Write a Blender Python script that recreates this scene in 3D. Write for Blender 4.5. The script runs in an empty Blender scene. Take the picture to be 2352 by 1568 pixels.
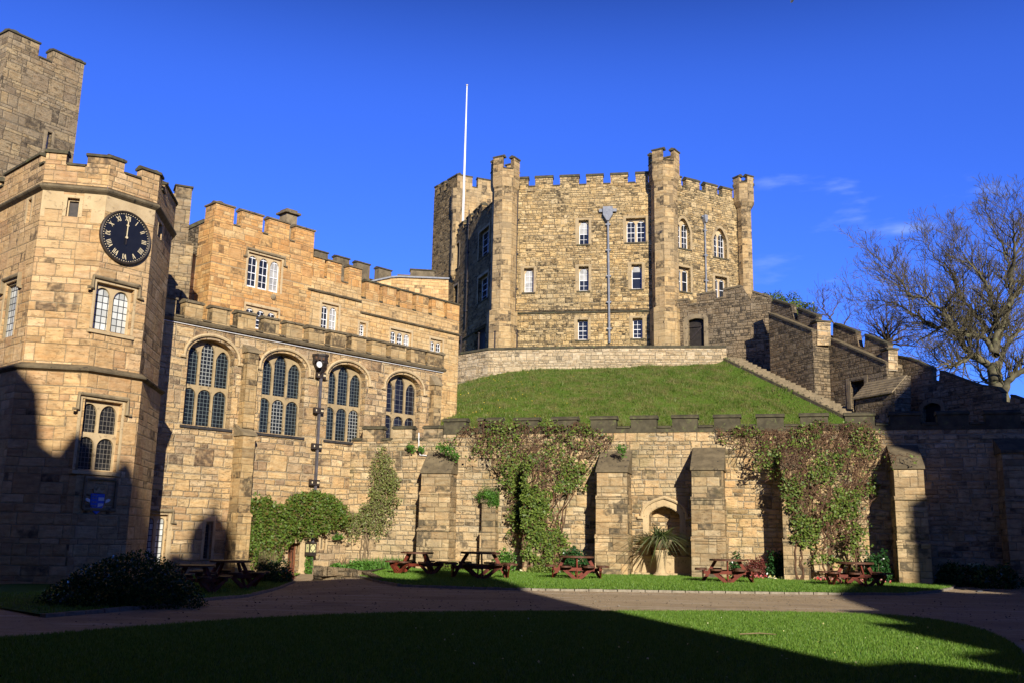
import bpy, math, random
import numpy as np
from mathutils import Vector, Matrix
from mathutils.geometry import tessellate_polygon, delaunay_2d_cdt
rnd = random.Random(7)
SC = bpy.context.scene
COL = SC.collection
rad = math.radians
# ------------------------------------------------------------------ camera
F = 2200.0
p_, r_ = rad(11.6), rad(1.13)
CAM = Vector((0, 0, 1.6))
R0 = Vector((1, 0, 0)); U0 = Vector((0, -math.sin(p_), math.cos(p_))); FW = Vector((0, math.cos(p_), math.sin(p_)))
RR = R0*math.cos(r_) + U0*math.sin(r_); UU = U0*math.cos(r_) - R0*math.sin(r_)
cd = bpy.data.cameras.new("camera"); cam = bpy.data.objects.new("camera", cd); COL.objects.link(cam)
cd.sensor_width = 36; cd.lens = 36*F/2352; cd.clip_end = 3000; cd.clip_start = .1
m = Matrix.Identity(4)
for i in range(3):
    m[i][0] = RR[i]; m[i][1] = UU[i]; m[i][2] = -FW[i]; m[i][3] = CAM[i]
cam.matrix_world = m
SC.camera = cam
# survey helpers: a sighting (x, y) measured on the photograph gives a bearing from the camera's stand point
def ray(x, y): return FW + RR*((x-1176)/F) + UU*((784-y)/F)
def atz(x, y, z):
    d = ray(x, y); return CAM + d*((z-1.6)/d.z)
def aty(x, y, Y):
    d = ray(x, y); return CAM + d*(Y/d.y)
class Plane:
    def __init__(s, ox, oy, th):
        s.o = Vector((ox, oy, 0)); t = rad(th); s.th = th
        s.d = Vector((math.cos(t), math.sin(t), 0)); s.n = Vector((math.sin(t), -math.cos(t), 0))
    def sz(s, x, y):
        r = ray(x, y); k = (s.o.dot(s.n)-CAM.dot(s.n))/r.dot(s.n); P = CAM + r*k
        return ((P-s.o).dot(s.d), P.z)
    def pt(s, u, z, off=0): return s.o + s.d*u + s.n*off + Vector((0, 0, z))
    def shift(s, off): 
        q = Plane(0, 0, s.th); q.o = s.o + s.n*off; return q
# ------------------------------------------------------------------ node helper
class N:
    def __init__(s, name, rough=.9, spec=.2):
        s.m = bpy.data.materials.new(name); s.m.use_nodes = True; s.t = s.m.node_tree
        s.b = s.t.nodes["Principled BSDF"]; s.b.inputs["Roughness"].default_value = rough
        s.b.inputs["Specular IOR Level"].default_value = spec
    def n(s, typ, **kw):
        q = s.t.nodes.new("ShaderNode"+typ)
        for k, v in kw.items(): setattr(q, k, v)
        return q
    def l(s, a, b): s.t.links.new(a, b)
    def setin(s, node, i, v):
        if v is None: return
        if hasattr(v, "is_output"): s.l(v, node.inputs[i])
        else: node.inputs[i].default_value = v
    def math(s, op, a, b=None, c=None, clamp=False):
        q = s.n("Math", operation=op, use_clamp=clamp)
        for i, v in enumerate((a, b, c)): s.setin(q, i, v)
        return q.outputs[0]
    def noise(s, vec, scale, detail=3, rough=.55, out=0, dims='3D'):
        q = s.n("TexNoise", noise_dimensions=dims); q.inputs["Scale"].default_value = scale
        q.inputs["Detail"].default_value = detail; q.inputs["Roughness"].default_value = rough
        if dims == '1D': s.setin(q, "W", vec)
        else: s.setin(q, "Vector", vec)
        return q.outputs[out]
    def mix(s, f, a, b, mode='MIX'):
        q = s.n("Mix", data_type='RGBA', blend_type=mode); s.setin(q, 0, f)
        s.setin(q, 6, a if hasattr(a, "is_output") else (*a, 1)); s.setin(q, 7, b if hasattr(b, "is_output") else (*b, 1))
        return q.outputs[2]
    def ramp(s, f, stops, interp='LINEAR'):
        q = s.n("ValToRGB"); q.color_ramp.interpolation = interp; e = q.color_ramp.elements
        while len(e) < len(stops): e.new(.5)
        for i, (p, c) in enumerate(stops): e[i].position = p; e[i].color = (*c, 1) if len(c) == 3 else c
        s.l(f, q.inputs[0]); return q.outputs[0]
    def maprange(s, v, a, b, c=0, d=1):
        q = s.n("MapRange"); q.interpolation_type = 'SMOOTHSTEP'
        for i, x in enumerate((v, a, b, c, d)): s.setin(q, i, x)
        return q.outputs[0]
    def comb(s, x, y, z=0):
        q = s.n("CombineXYZ"); s.setin(q, 0, x); s.setin(q, 1, y); s.setin(q, 2, z); return q.outputs[0]
    def bump(s, h, dist=.02, strength=1.0):
        q = s.n("Bump"); q.inputs["Distance"].default_value = dist; q.inputs["Strength"].default_value = strength
        s.l(h, q.inputs["Height"]); s.l(q.outputs[0], s.b.inputs["Normal"])
    def col(s, c):
        if hasattr(c, "is_output"): s.l(c, s.b.inputs["Base Color"])
        else: s.b.inputs["Base Color"].default_value = (*c, 1)

def stone(name, palette, w=.4, h=.2, mortar=(.45, .37, .25), mw=.012, soot=.25, sootcol=(.035, .03, .024), bump=.02, patch=.5, wob=.03, moss=0, rough=1.0, big=.22, pit=.3, even=.5):
    N_ = N(name, .95, .1)
    uvn = N_.n("UVMap"); sep = N_.n("SeparateXYZ"); N_.l(uvn.outputs[0], sep.inputs[0])
    u, v = sep.outputs[0], sep.outputs[1]; P = uvn.outputs[0]
    pos = N_.n("NewGeometry").outputs["Position"]
    wn = N_.noise(P, 1.3, 2, out=1); ws = N_.n("SeparateColor"); N_.l(wn, ws.inputs[0])
    u1 = N_.math('ADD', u, N_.math('MULTIPLY', N_.math('SUBTRACT', ws.outputs[0], .5), wob*2))
    v1 = N_.math('ADD', v, N_.math('MULTIPLY', N_.math('SUBTRACT', ws.outputs[1], .5), wob*2))
    v2 = N_.math('ADD', v1, N_.math('MULTIPLY', N_.noise(N_.math('MULTIPLY', v1, 1/(3.0*h)), 1, 1, dims='1D'), h*2.6))
    vr = N_.math('DIVIDE', v2, h)
    row = N_.math('FLOOR', vr); fv = N_.math('FRACT', vr)
    wr = N_.n("TexWhiteNoise", noise_dimensions='1D'); N_.l(row, wr.inputs["W"])
    wid = N_.math('MULTIPLY_ADD', wr.outputs[0], w*.8, w*.65)
    uu = N_.math('DIVIDE', N_.math('ADD', u1, N_.math('MULTIPLY', wr.outputs[0], 17.3)), wid)
    uu = N_.math('ADD', uu, N_.math('MULTIPLY', N_.noise(N_.comb(uu, N_.math('MULTIPLY', row, 3.7)), .6, 0), 1.1))
    colm = N_.math('FLOOR', uu); fu = N_.math('FRACT', uu)
    wid2 = N_.n("TexWhiteNoise", noise_dimensions='2D'); N_.l(N_.comb(row, colm), wid2.inputs["Vector"])
    rid = wid2.outputs[0]; rs = N_.n("SeparateColor"); N_.l(wid2.outputs[1], rs.inputs[0])
    dx = N_.math('MULTIPLY', N_.math('MINIMUM', fu, N_.math('SUBTRACT', 1, fu)), wid)
    dy = N_.math('MULTIPLY', N_.math('MINIMUM', fv, N_.math('SUBTRACT', 1, fv)), h)
    d = N_.math('MINIMUM', dx, dy)
    # some stones are two courses high
    vr2 = N_.math('MULTIPLY', vr, .5); row2 = N_.math('FLOOR', vr2); fv2 = N_.math('FRACT', vr2)
    wr2 = N_.n("TexWhiteNoise", noise_dimensions='1D'); N_.l(N_.math('ADD', row2, 91.3), wr2.inputs["W"]); wB = N_.math('MULTIPLY_ADD', wr2.outputs[0], w*.7, w*.9)
    uB = N_.math('DIVIDE', N_.math('ADD', u1, N_.math('MULTIPLY', wr2.outputs[0], 11.7)), wB); cB = N_.math('FLOOR', uB); fB_ = N_.math('FRACT', uB)
    hB = N_.n("TexWhiteNoise", noise_dimensions='2D'); N_.l(N_.comb(N_.math('ADD', row2, 37.1), cB), hB.inputs["Vector"]); hs_ = N_.n("SeparateColor"); N_.l(hB.outputs[1], hs_.inputs[0])
    useB = N_.math('GREATER_THAN', hs_.outputs[0], 1-big)
    dB = N_.math('MINIMUM', N_.math('MULTIPLY', N_.math('MINIMUM', fB_, N_.math('SUBTRACT', 1, fB_)), wB), N_.math('MULTIPLY', N_.math('MINIMUM', fv2, N_.math('SUBTRACT', 1, fv2)), h*2))
    def pick(x, y):
        q = N_.n("Mix", data_type='FLOAT'); N_.setin(q, 0, useB); N_.setin(q, 2, x); N_.setin(q, 3, y); return q.outputs[0]
    d = pick(d, dB); rid = pick(rid, hB.outputs[0]); selr = pick(rs.outputs[1], hs_.outputs[1]); hgt = pick(rs.outputs[2], hs_.outputs[2])
    fine = N_.noise(pos, 14, 4, .65)
    d = N_.math('ADD', d, N_.math('MULTIPLY', N_.math('SUBTRACT', fine, .5), mw*2.6))
    mask = N_.maprange(d, mw*.5, mw*1.3)          # 1 on the stone face
    c = N_.ramp(rid, palette)
    # variation inside a block, beds running along it
    bed = N_.noise(N_.comb(N_.math('MULTIPLY', u, 2.2), N_.math('MULTIPLY', v, 9), rid), 1, 4, .6)
    c = N_.mix(N_.maprange(bed, .35, .7, 0, .42), c, (.62, .40, .19), 'MULTIPLY') if rough > 0 else c
    c = N_.mix(1, c, N_.ramp(N_.noise(pos, 3.5, 4, .6), [(.25, (.72, .72, .72)), (.7, (1.18, 1.15, 1.1))]), 'MULTIPLY')
    mean = tuple(sum(q[1][k] for q in palette)/len(palette) for k in range(3))
    c = N_.mix(N_.maprange(N_.noise(pos, .21, 3, .5), .5, .64, 0, even), c, mean)
    c = N_.mix(1, c, N_.ramp(N_.noise(pos, .16, 3, .6), [(.3, (.84, .86, .90)), (.5, (1.0, 1.0, 1.0)), (.7, (1.10, 1.04, .96))]), 'MULTIPLY')
    pn = N_.noise(N_.comb(N_.math('MULTIPLY', u, 4.2), N_.math('MULTIPLY', v, 13), N_.math('MULTIPLY', row, .7)), 1, 3, .7)
    ptz = N_.maprange(N_.noise(pos, .5, 3, .6), .40, .60, .25, 1)
    pm = N_.math('MULTIPLY', N_.math('MULTIPLY', N_.maprange(pn, .58, .66), ptz), pit)
    c = N_.mix(pm, c, tuple(x*.16 for x in mean))
    # big weathered patches, and single blackened blocks inside them
    pt = N_.maprange(N_.noise(pos, .42, 4, .62), .46, .68)
    st = N_.math('MULTIPLY', N_.maprange(N_.noise(N_.comb(N_.math('MULTIPLY', u, 1.4), N_.math('MULTIPLY', v, .22)), 1, 3), .52, .72), .55)
    sel = N_.maprange(N_.math('ADD', selr, N_.math('MULTIPLY', pt, patch)), 1.0-soot, 1.08-soot)
    dk = N_.math('MAXIMUM', N_.math('MULTIPLY', sel, N_.maprange(N_.noise(pos, 5, 3), .3, .62, .15, .85)), N_.math('MULTIPLY', st, soot*1.6, clamp=True))
    c = N_.mix(dk, c, sootcol)
    c = N_.mix(mask, N_.mix(N_.noise(pos, 1.2, 3), mortar, tuple(x*.45 for x in mortar)), c)
    if moss:
        c = N_.mix(N_.math('MULTIPLY', N_.maprange(N_.noise(pos, .8, 4, .65), .5, .68), moss), c, (.10, .115, .03))
    N_.col(c)
    pil = N_.math('MULTIPLY', N_.math('MINIMUM', N_.math('DIVIDE', d, .05), 1), .5)
    hh = N_.math('ADD', N_.math('MULTIPLY', mask, .5), pil)
    hh = N_.math('ADD', hh, N_.math('MULTIPLY', bed, .9))
    hh = N_.math('ADD', hh, N_.math('MULTIPLY', hgt, .7))
    hh = N_.math('ADD', hh, N_.math('MULTIPLY', fine, .7)); hh = N_.math('SUBTRACT', hh, N_.math('MULTIPLY', pm, 1.4))
    N_.bump(hh, bump*1.8, 1.0)
    return N_.m

def plain(name, c1, c2, scale=2, rough=.9, bump=.0, spec=.2, blot=None, s2=9, metallic=0):
    N_ = N(name, rough, spec); pos = N_.n("NewGeometry").outputs["Position"]
    c = N_.mix(N_.maprange(N_.noise(pos, scale, 5, .65), .3, .7), c1, c2)
    if blot: c = N_.mix(N_.maprange(N_.noise(pos, s2, 4, .7), .56, .68), c, blot)
    N_.col(c); N_.b.inputs["Metallic"].default_value = metallic
    if bump: N_.bump(N_.noise(pos, 22, 4, .7), bump)
    return N_.m

def leafmat(name, cols, trans=.25, rough=.5):
    N_ = N(name, rough, .35)
    r = N_.n("NewGeometry").outputs["Random Per Island"]
    c = N_.ramp(r, [(i/(len(cols)-1), k) for i, k in enumerate(cols)]); N_.col(c)
    tr = N_.n("BsdfTranslucent"); N_.l(c, tr.inputs[0]); mx = N_.n("MixShader"); mx.inputs[0].default_value = trans
    out = N_.t.nodes["Material Output"]; N_.l(N_.b.outputs[0], mx.inputs[1]); N_.l(tr.outputs[0], mx.inputs[2]); N_.l(mx.outputs[0], out.inputs[0])
    return N_.m

def lattice(name, glass, lead, px=.16, py=.16, lw=.014, rough=.30):
    N_ = N(name, rough, .25)
    uvn = N_.n("UVMap"); sep = N_.n("SeparateXYZ"); N_.l(uvn.outputs[0], sep.inputs[0])
    fu = N_.math('PINGPONG', sep.outputs[0], px/2); fv = N_.math('PINGPONG', sep.outputs[1], py/2)
    k = N_.math('LESS_THAN', N_.math('MINIMUM', fu, fv), lw/2)
    idn = N_.n("TexWhiteNoise", noise_dimensions='2D')
    N_.l(N_.comb(N_.math('FLOOR', N_.math('DIVIDE', sep.outputs[0], px)), N_.math('FLOOR', N_.math('DIVIDE', sep.outputs[1], py))), idn.inputs["Vector"])
    g = N_.mix(N_.math('MULTIPLY', idn.outputs[0], .8), glass, tuple(min(1, x*2.2+.004) for x in glass))
    N_.col(N_.mix(k, g, lead)); N_.l(N_.math('MULTIPLY_ADD', k, .5, rough), N_.b.inputs["Roughness"])
    # old glass: every small pane sits at its own slight angle
    N_.bump(N_.math('ADD', N_.math('MULTIPLY', N_.noise(uvn.outputs[0], 4, 2), .5), N_.math('MULTIPLY', k, 1)), .012)
    return N_.m

M = {}
def pal(*a):
    mean = [sum(c[k] for c in a)/len(a) for k in range(3)]; o = []
    for i, c in enumerate(a):
        c = [x*.86+m_*.14 for x, m_ in zip(c, mean)]; g_ = sum(c)/3; c = [min(.85, (x*.94+g_*.06)*1.16) for x in c]; o.append((i/(len(a)-1), tuple(c)))
    return o
M['tower'] = stone('honey_ashlar', pal((.30, .20, .10), (.55, .38, .19), (.46, .30, .14), (.62, .45, .25), (.40, .25, .13), (.52, .36, .17)), w=.62, h=.31, mortar=(.52, .40, .24), mw=.010, soot=.05, sootcol=(.09, .065, .045), bump=.018, patch=.30, wob=.025)
M['hall'] = stone('hall_sandstone', pal((.26, .18, .115), (.57, .42, .22), (.46, .33, .165), (.64, .50, .30), (.34, .245, .15), (.60, .45, .24), (.50, .345, .165), (.40, .27, .15)), w=.60, h=.30, mortar=(.60, .47, .30), mw=.020, soot=.07, sootcol=(.10, .07, .05), bump=.03, patch=.28, wob=.07, big=.22)
M['orange'] = stone('orange_sandstone', pal((.46, .24, .08), (.62, .37, .14), (.55, .29, .09), (.60, .43, .20), (.42, .23, .09), (.64, .40, .15)), w=.50, h=.20, mortar=(.55, .40, .22), mw=.008, soot=.04, sootcol=(.16, .10, .05), bump=.014, patch=.22)
M['gold'] = stone('golden_sandstone', pal((.44, .28, .12), (.60, .41, .19), (.54, .35, .14), (.62, .45, .22), (.46, .31, .14)), w=.50, h=.24, mortar=(.50, .38, .22), mw=.008, soot=.04, sootcol=(.14, .10, .06), bump=.014, patch=.22)
M['keep'] = stone('keep_rubble', pal((.27, .19, .09), (.55, .40, .19), (.46, .325, .14), (.60, .455, .225), (.38, .27, .125), (.57, .405, .175), (.63, .495, .27)), w=.44, h=.175, mortar=(.56, .45, .27), mw=.014, pit=.8, soot=.10, sootcol=(.045, .036, .026), bump=.05, patch=.42, wob=.06)
M['keepshade'] = stone('shaded_keep_rubble', pal((.16, .11, .05), (.33, .24, .115), (.25, .175, .075), (.37, .27, .13)), w=.44, h=.175, mortar=(.40, .32, .20), mw=.013, pit=.8, soot=.2, sootcol=(.03, .026, .02), bump=.05, patch=.5, wob=.06)  # keep rubble darkened for the left faces: grazing shade put into the colour
M['quoin'] = stone('weathered_ashlar', pal((.20, .15, .085), (.44, .32, .16), (.32, .235, .12), (.50, .36, .17), (.40, .29, .15)), w=.75, h=.36, mortar=(.36, .27, .15), mw=.010, soot=.13, sootcol=(.05, .04, .03), bump=.012, patch=.4)
M['curtain'] = stone('pale_rubble', pal((.30, .22, .12), (.54, .42, .24), (.44, .33, .18), (.60, .49, .31), (.37, .27, .15), (.56, .42, .23), (.50, .34, .17)), w=.46, h=.21, mortar=(.60, .50, .34), mw=.015, pit=.5, soot=.08, sootcol=(.10, .08, .055), bump=.03, patch=.35, wob=.05, moss=.25)
M['buttress'] = stone('buttress_stone', pal((.20, .155, .09), (.48, .37, .21), (.36, .275, .155), (.54, .42, .25), (.27, .20, .115), (.52, .37, .19)), w=.62, h=.27, mortar=(.40, .31, .19), mw=.010, soot=.14, sootcol=(.07, .06, .045), bump=.02, patch=.5, moss=.1)
M['terrace'] = stone('terrace_stone', pal((.36, .28, .16), (.56, .45, .28), (.47, .37, .22), (.60, .50, .33)), w=.40, h=.18, mortar=(.54, .45, .30), mw=.012, soot=.03, sootcol=(.15, .12, .08), bump=.03, patch=.2, wob=.05)
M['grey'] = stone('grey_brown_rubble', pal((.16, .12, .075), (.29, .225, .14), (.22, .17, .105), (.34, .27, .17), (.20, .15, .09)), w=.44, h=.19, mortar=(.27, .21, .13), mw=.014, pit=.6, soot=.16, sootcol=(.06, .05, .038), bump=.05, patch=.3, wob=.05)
M['greytower'] = stone('grey_tower_stone', pit=.5, palette=pal((.17, .13, .08), (.34, .27, .165), (.25, .195, .12), (.38, .29, .155), (.22, .17, .11)), w=.60, h=.29, mortar=(.26, .21, .14), mw=.010, soot=.10, sootcol=(.07, .055, .04), bump=.02, patch=.3)
M['ashlar'] = plain('cream_ashlar', (.58, .44, .25), (.46, .34, .19), 1.6, .9, .006, .15, (.30, .22, .13), 5)
M['ashlarm'] = plain('brown_ashlar', (.44, .33, .18), (.33, .245, .135), 1.8, .9, .006, .15, (.16, .12, .075), 4)
M['ashlard'] = plain('stained_ashlar', (.34, .26, .15), (.20, .155, .095), 1.8, .9, .006, .15, (.07, .055, .04), 4)
M['stepstone'] = plain('worn_step_stone', (.27, .21, .13), (.17, .135, .085), 2.5, .9, .01, .1, (.05, .05, .03), 6)
M['cope'] = plain('dark_mossy_coping', (.06, .052, .036), (.115, .10, .062), 2.4, .95, .01, .1, (.13, .135, .06), 3)
M['copeb'] = plain('brown_coping', (.12, .095, .06), (.21, .165, .10), 2.2, .95, .01, .1, (.06, .05, .04), 4)
M['black'] = plain('black_stained_sill', (.028, .026, .028), (.05, .046, .044), 3, .8, .004)
M['lead'] = plain('lead_grey', (.17, .18, .20), (.26, .27, .29), 5, .6, .0, .4)
M['leaddark'] = plain('dark_lead', (.07, .065, .07), (.12, .11, .12), 5, .6, 0, .4)
M['iron'] = plain('black_iron', (.02, .016, .014), (.05, .035, .028), 6, .6, 0, .4)
M['white'] = plain('white_paint', (.80, .80, .80), (.70, .70, .70), 4, .5, 0, .4)
M['door'] = plain('dark_timber', (.022, .018, .015), (.04, .032, .026), 5, .7, .004)
M['doorb'] = plain('brown_timber', (.12, .045, .022), (.20, .08, .04), 5, .6, .004)
M['glass'] = plain('dark_glass', (.010, .012, .015), (.024, .027, .032), .8, .12, 0, .35)
M['blind'] = plain('pale_blind', (.46, .45, .42), (.26, .26, .25), 2.2, .6, 0, .4)
M['lead_lattice'] = lattice('leaded_glass', (.006, .008, .010), (.13, .16, .165), .17, .17, .022)
M['lead_light'] = lattice('leaded_glass_before_blind', (.36, .37, .35), (.035, .04, .05), .20, .24, .03)
M['lead_white'] = lattice('pale_leaded_casement', (.008, .010, .012), (.32, .33, .31), .17, .17, .034)
M['lead_dim'] = lattice('small_leaded_glass', (.012, .012, .012), (.19, .17, .14), .13, .16, .018)
M['lead_stained'] = lattice('stained_leaded_glass', (.008, .008, .012), (.20, .21, .21), .30, .26, .018)
M['clockblack'] = plain('clock_black', (.006, .007, .012), (.010, .011, .016), 3, .45, 0, .4)
M['gilt'] = plain('pale_gilt', (.75, .62, .38), (.70, .58, .36), 4, .4, 0, .5)
M['blue'] = plain('heraldic_blue', (.06, .13, .60), (.09, .17, .66), 4, .6)
M['iconred'] = plain('heraldic_red', (.35, .06, .03), (.42, .10, .05), 4, .6)
M['lampglass'] = plain('lamp_glass', (.55, .52, .22), (.62, .60, .34), 9, .3, 0, .5)
M['redwood'] = plain('red_brown_stained_wood', (.20, .036, .016), (.10, .020, .011), 7, .6, .003, .3)
M['topwood'] = plain('worn_table_wood', (.13, .052, .028), (.07, .032, .020), 5, .55, .003, .3)
M['bark'] = plain('tree_bark', (.17, .15, .09), (.085, .075, .05), 3, .9, .012, .1, (.18, .18, .08), 2)
M['twig'] = plain('twig_bark', (.155, .13, .07), (.08, .065, .04), 2, .9)
M['twigb'] = plain('brown_twig_bark', (.12, .085, .06), (.07, .05, .04), 2, .9)
M['vine'] = plain('red_brown_vine', (.17, .09, .05), (.08, .048, .03), 4, .8)
M['vinelight'] = plain('pale_stem', (.26, .19, .11), (.14, .10, .06), 4, .8)
M['leaf'] = leafmat('climber_leaf', [(.045, .085, .015), (.12, .18, .028), (.20, .27, .045), (.085, .13, .022)])
M['rose'] = leafmat('rose_leaf', [(.05, .10, .012), (.13, .20, .025), (.09, .15, .02), (.16, .11, .03)])
M['olive'] = leafmat('olive_leaf', [(.12, .16, .035), (.24, .27, .08), (.18, .19, .05)])
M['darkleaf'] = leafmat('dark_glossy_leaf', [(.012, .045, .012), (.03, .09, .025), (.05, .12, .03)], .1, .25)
M['bright'] = leafmat('bright_leaf', [(.05, .14, .02), (.12, .26, .035), (.08, .19, .028)])
M['redleaf'] = leafmat('red_purple_leaf', [(.16, .03, .03), (.24, .07, .05), (.10, .03, .03)])
M['deadleaf'] = leafmat('straw_stem', [(.35, .27, .13), (.26, .19, .10), (.14, .13, .05)])
M['spike'] = leafmat('strap_leaf', [(.05, .09, .015), (.13, .18, .05), (.20, .22, .12), (.06, .08, .02)], .15, .35)
M['petw'] = leafmat('white_yellow_petal', [(.8, .78, .6), (.85, .75, .25), (.8, .8, .75)])
M['pety'] = leafmat('yellow_petal', [(.75, .55, .05), (.8, .65, .1)])
M['petr'] = leafmat('red_pink_petal', [(.65, .04, .05), (.7, .18, .2), (.75, .45, .35)])
M['blade'] = leafmat('grass_blade', [(.07, .17, .016), (.14, .27, .03), (.21, .32, .05), (.10, .22, .022)], .3, .5)
M['bladeold'] = leafmat('rough_grass_blade', [(.07, .15, .014), (.14, .25, .026), (.26, .27, .07), (.10, .19, .018)], .3, .5)

def bladepatch(name):
    m_ = leafmat(name, [(.07, .14, .014), (.13, .23, .026), (.20, .25, .05), (.09, .17, .018)], .3, .5); t = m_.node_tree; bs = t.nodes['Principled BSDF']
    src = bs.inputs['Base Color'].links[0].from_socket; g = t.nodes.new('ShaderNodeNewGeometry'); n1 = t.nodes.new('ShaderNodeTexNoise'); n1.inputs['Scale'].default_value = 1.1; n1.inputs['Detail'].default_value = 8; n1.inputs['Roughness'].default_value = .75; t.links.new(g.outputs['Position'], n1.inputs[0])
    mr = t.nodes.new('ShaderNodeMapRange'); mr.interpolation_type = 'SMOOTHSTEP'; mr.inputs[1].default_value = .42; mr.inputs[2].default_value = .60; mr.inputs[4].default_value = .9; t.links.new(n1.outputs[0], mr.inputs[0])
    mx = t.nodes.new('ShaderNodeMix'); mx.data_type = 'RGBA'; t.links.new(mr.outputs[0], mx.inputs[0]); t.links.new(src, mx.inputs[6]); mx.inputs[7].default_value = (.27, .24, .085, 1); t.links.new(mx.outputs[2], bs.inputs['Base Color'])
    return m_
M['bladeold'] = bladepatch('rough_patchy_blade')
def grassmat(name, a, b, c):
    N_ = N(name, .9, .1); pos = N_.n("NewGeometry").outputs["Position"]
    k = N_.mix(N_.maprange(N_.noise(pos, 60, 3, .7), .3, .7), a, b)
    k = N_.mix(N_.maprange(N_.noise(pos, .7, 4, .6), .5, .75, 0, .7), k, c)
    N_.col(k); N_.bump(N_.noise(pos, 55, 3, .8), .03); return N_.m
M['lawn'] = grassmat('lawn_turf', (.045, .11, .012), (.09, .19, .022), (.09, .16, .025))
M['mound'] = grassmat('mound_turf', (.06, .12, .015), (.13, .20, .025), (.22, .20, .055))
M['earth'] = plain('earth', (.045, .035, .022), (.08, .06, .04), 4, .95, .02)
def gravel():
    N_ = N('pinkish_gravel', .9, .15); pos = N_.n("NewGeometry").outputs["Position"]
    k = N_.mix(N_.maprange(N_.noise(pos, 45, 3, .8), .35, .65), (.38, .275, .165), (.57, .43, .275))
    tr = N_.n("Mapping"); tr.inputs["Rotation"].default_value = (0, 0, .35); tr.inputs["Scale"].default_value = (.25, 2.2, 1); N_.l(pos, tr.inputs[0])
    k = N_.mix(N_.maprange(N_.noise(tr.outputs[0], 1.2, 3), .52, .64, 0, .5), k, (.64, .54, .42))
    k = N_.mix(N_.maprange(N_.noise(pos, .35, 3), .5, .7, 0, .5), k, (.24, .175, .12)); k = N_.mix(N_.maprange(N_.noise(pos, 5, 4, .7), .52, .68, 0, .45), k, (.22, .16, .11))
    N_.col(k); N_.bump(N_.noise(pos, 70, 3, .8), .012); return N_.m
M['gravel'] = gravel()
M['kerb'] = plain('kerb_stone', (.20, .17, .13), (.32, .28, .22), 6, .9, .006)

# ------------------------------------------------------------------ mesh building
def finish(me, uv=True):
    me.update()
    if uv and len(me.polygons):
        nl = len(me.loops); co = np.empty(len(me.vertices)*3); me.vertices.foreach_get('co', co); co = co.reshape(-1, 3)
        vi = np.empty(nl, dtype=np.int64); me.loops.foreach_get('vertex_index', vi)
        nrm = np.empty(len(me.polygons)*3); me.polygons.foreach_get('normal', nrm); nrm = nrm.reshape(-1, 3)
        tot = np.empty(len(me.polygons), dtype=np.int64); me.polygons.foreach_get('loop_total', tot)
        fn = np.repeat(nrm, tot, axis=0); P = co[vi]
        hor = np.stack([-fn[:, 1], fn[:, 0]], 1); ln = np.linalg.norm(hor, axis=1, keepdims=True); hor = hor/np.maximum(ln, 1e-6)
        flat = np.abs(fn[:, 2]) > .85
        u = (P[:, :2]*hor).sum(1); v = P[:, 2].copy()
        sl = np.maximum(np.sqrt(1-np.minimum(fn[:, 2]**2, .99)), .15); v = v/np.where(flat, 1, sl)
        u[flat] = P[flat, 0]; v[flat] = P[flat, 1]
        L = me.uv_layers.new(name="UVMap"); L.data.foreach_set('uv', np.stack([u, v], 1).astype(np.float32).ravel())
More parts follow.
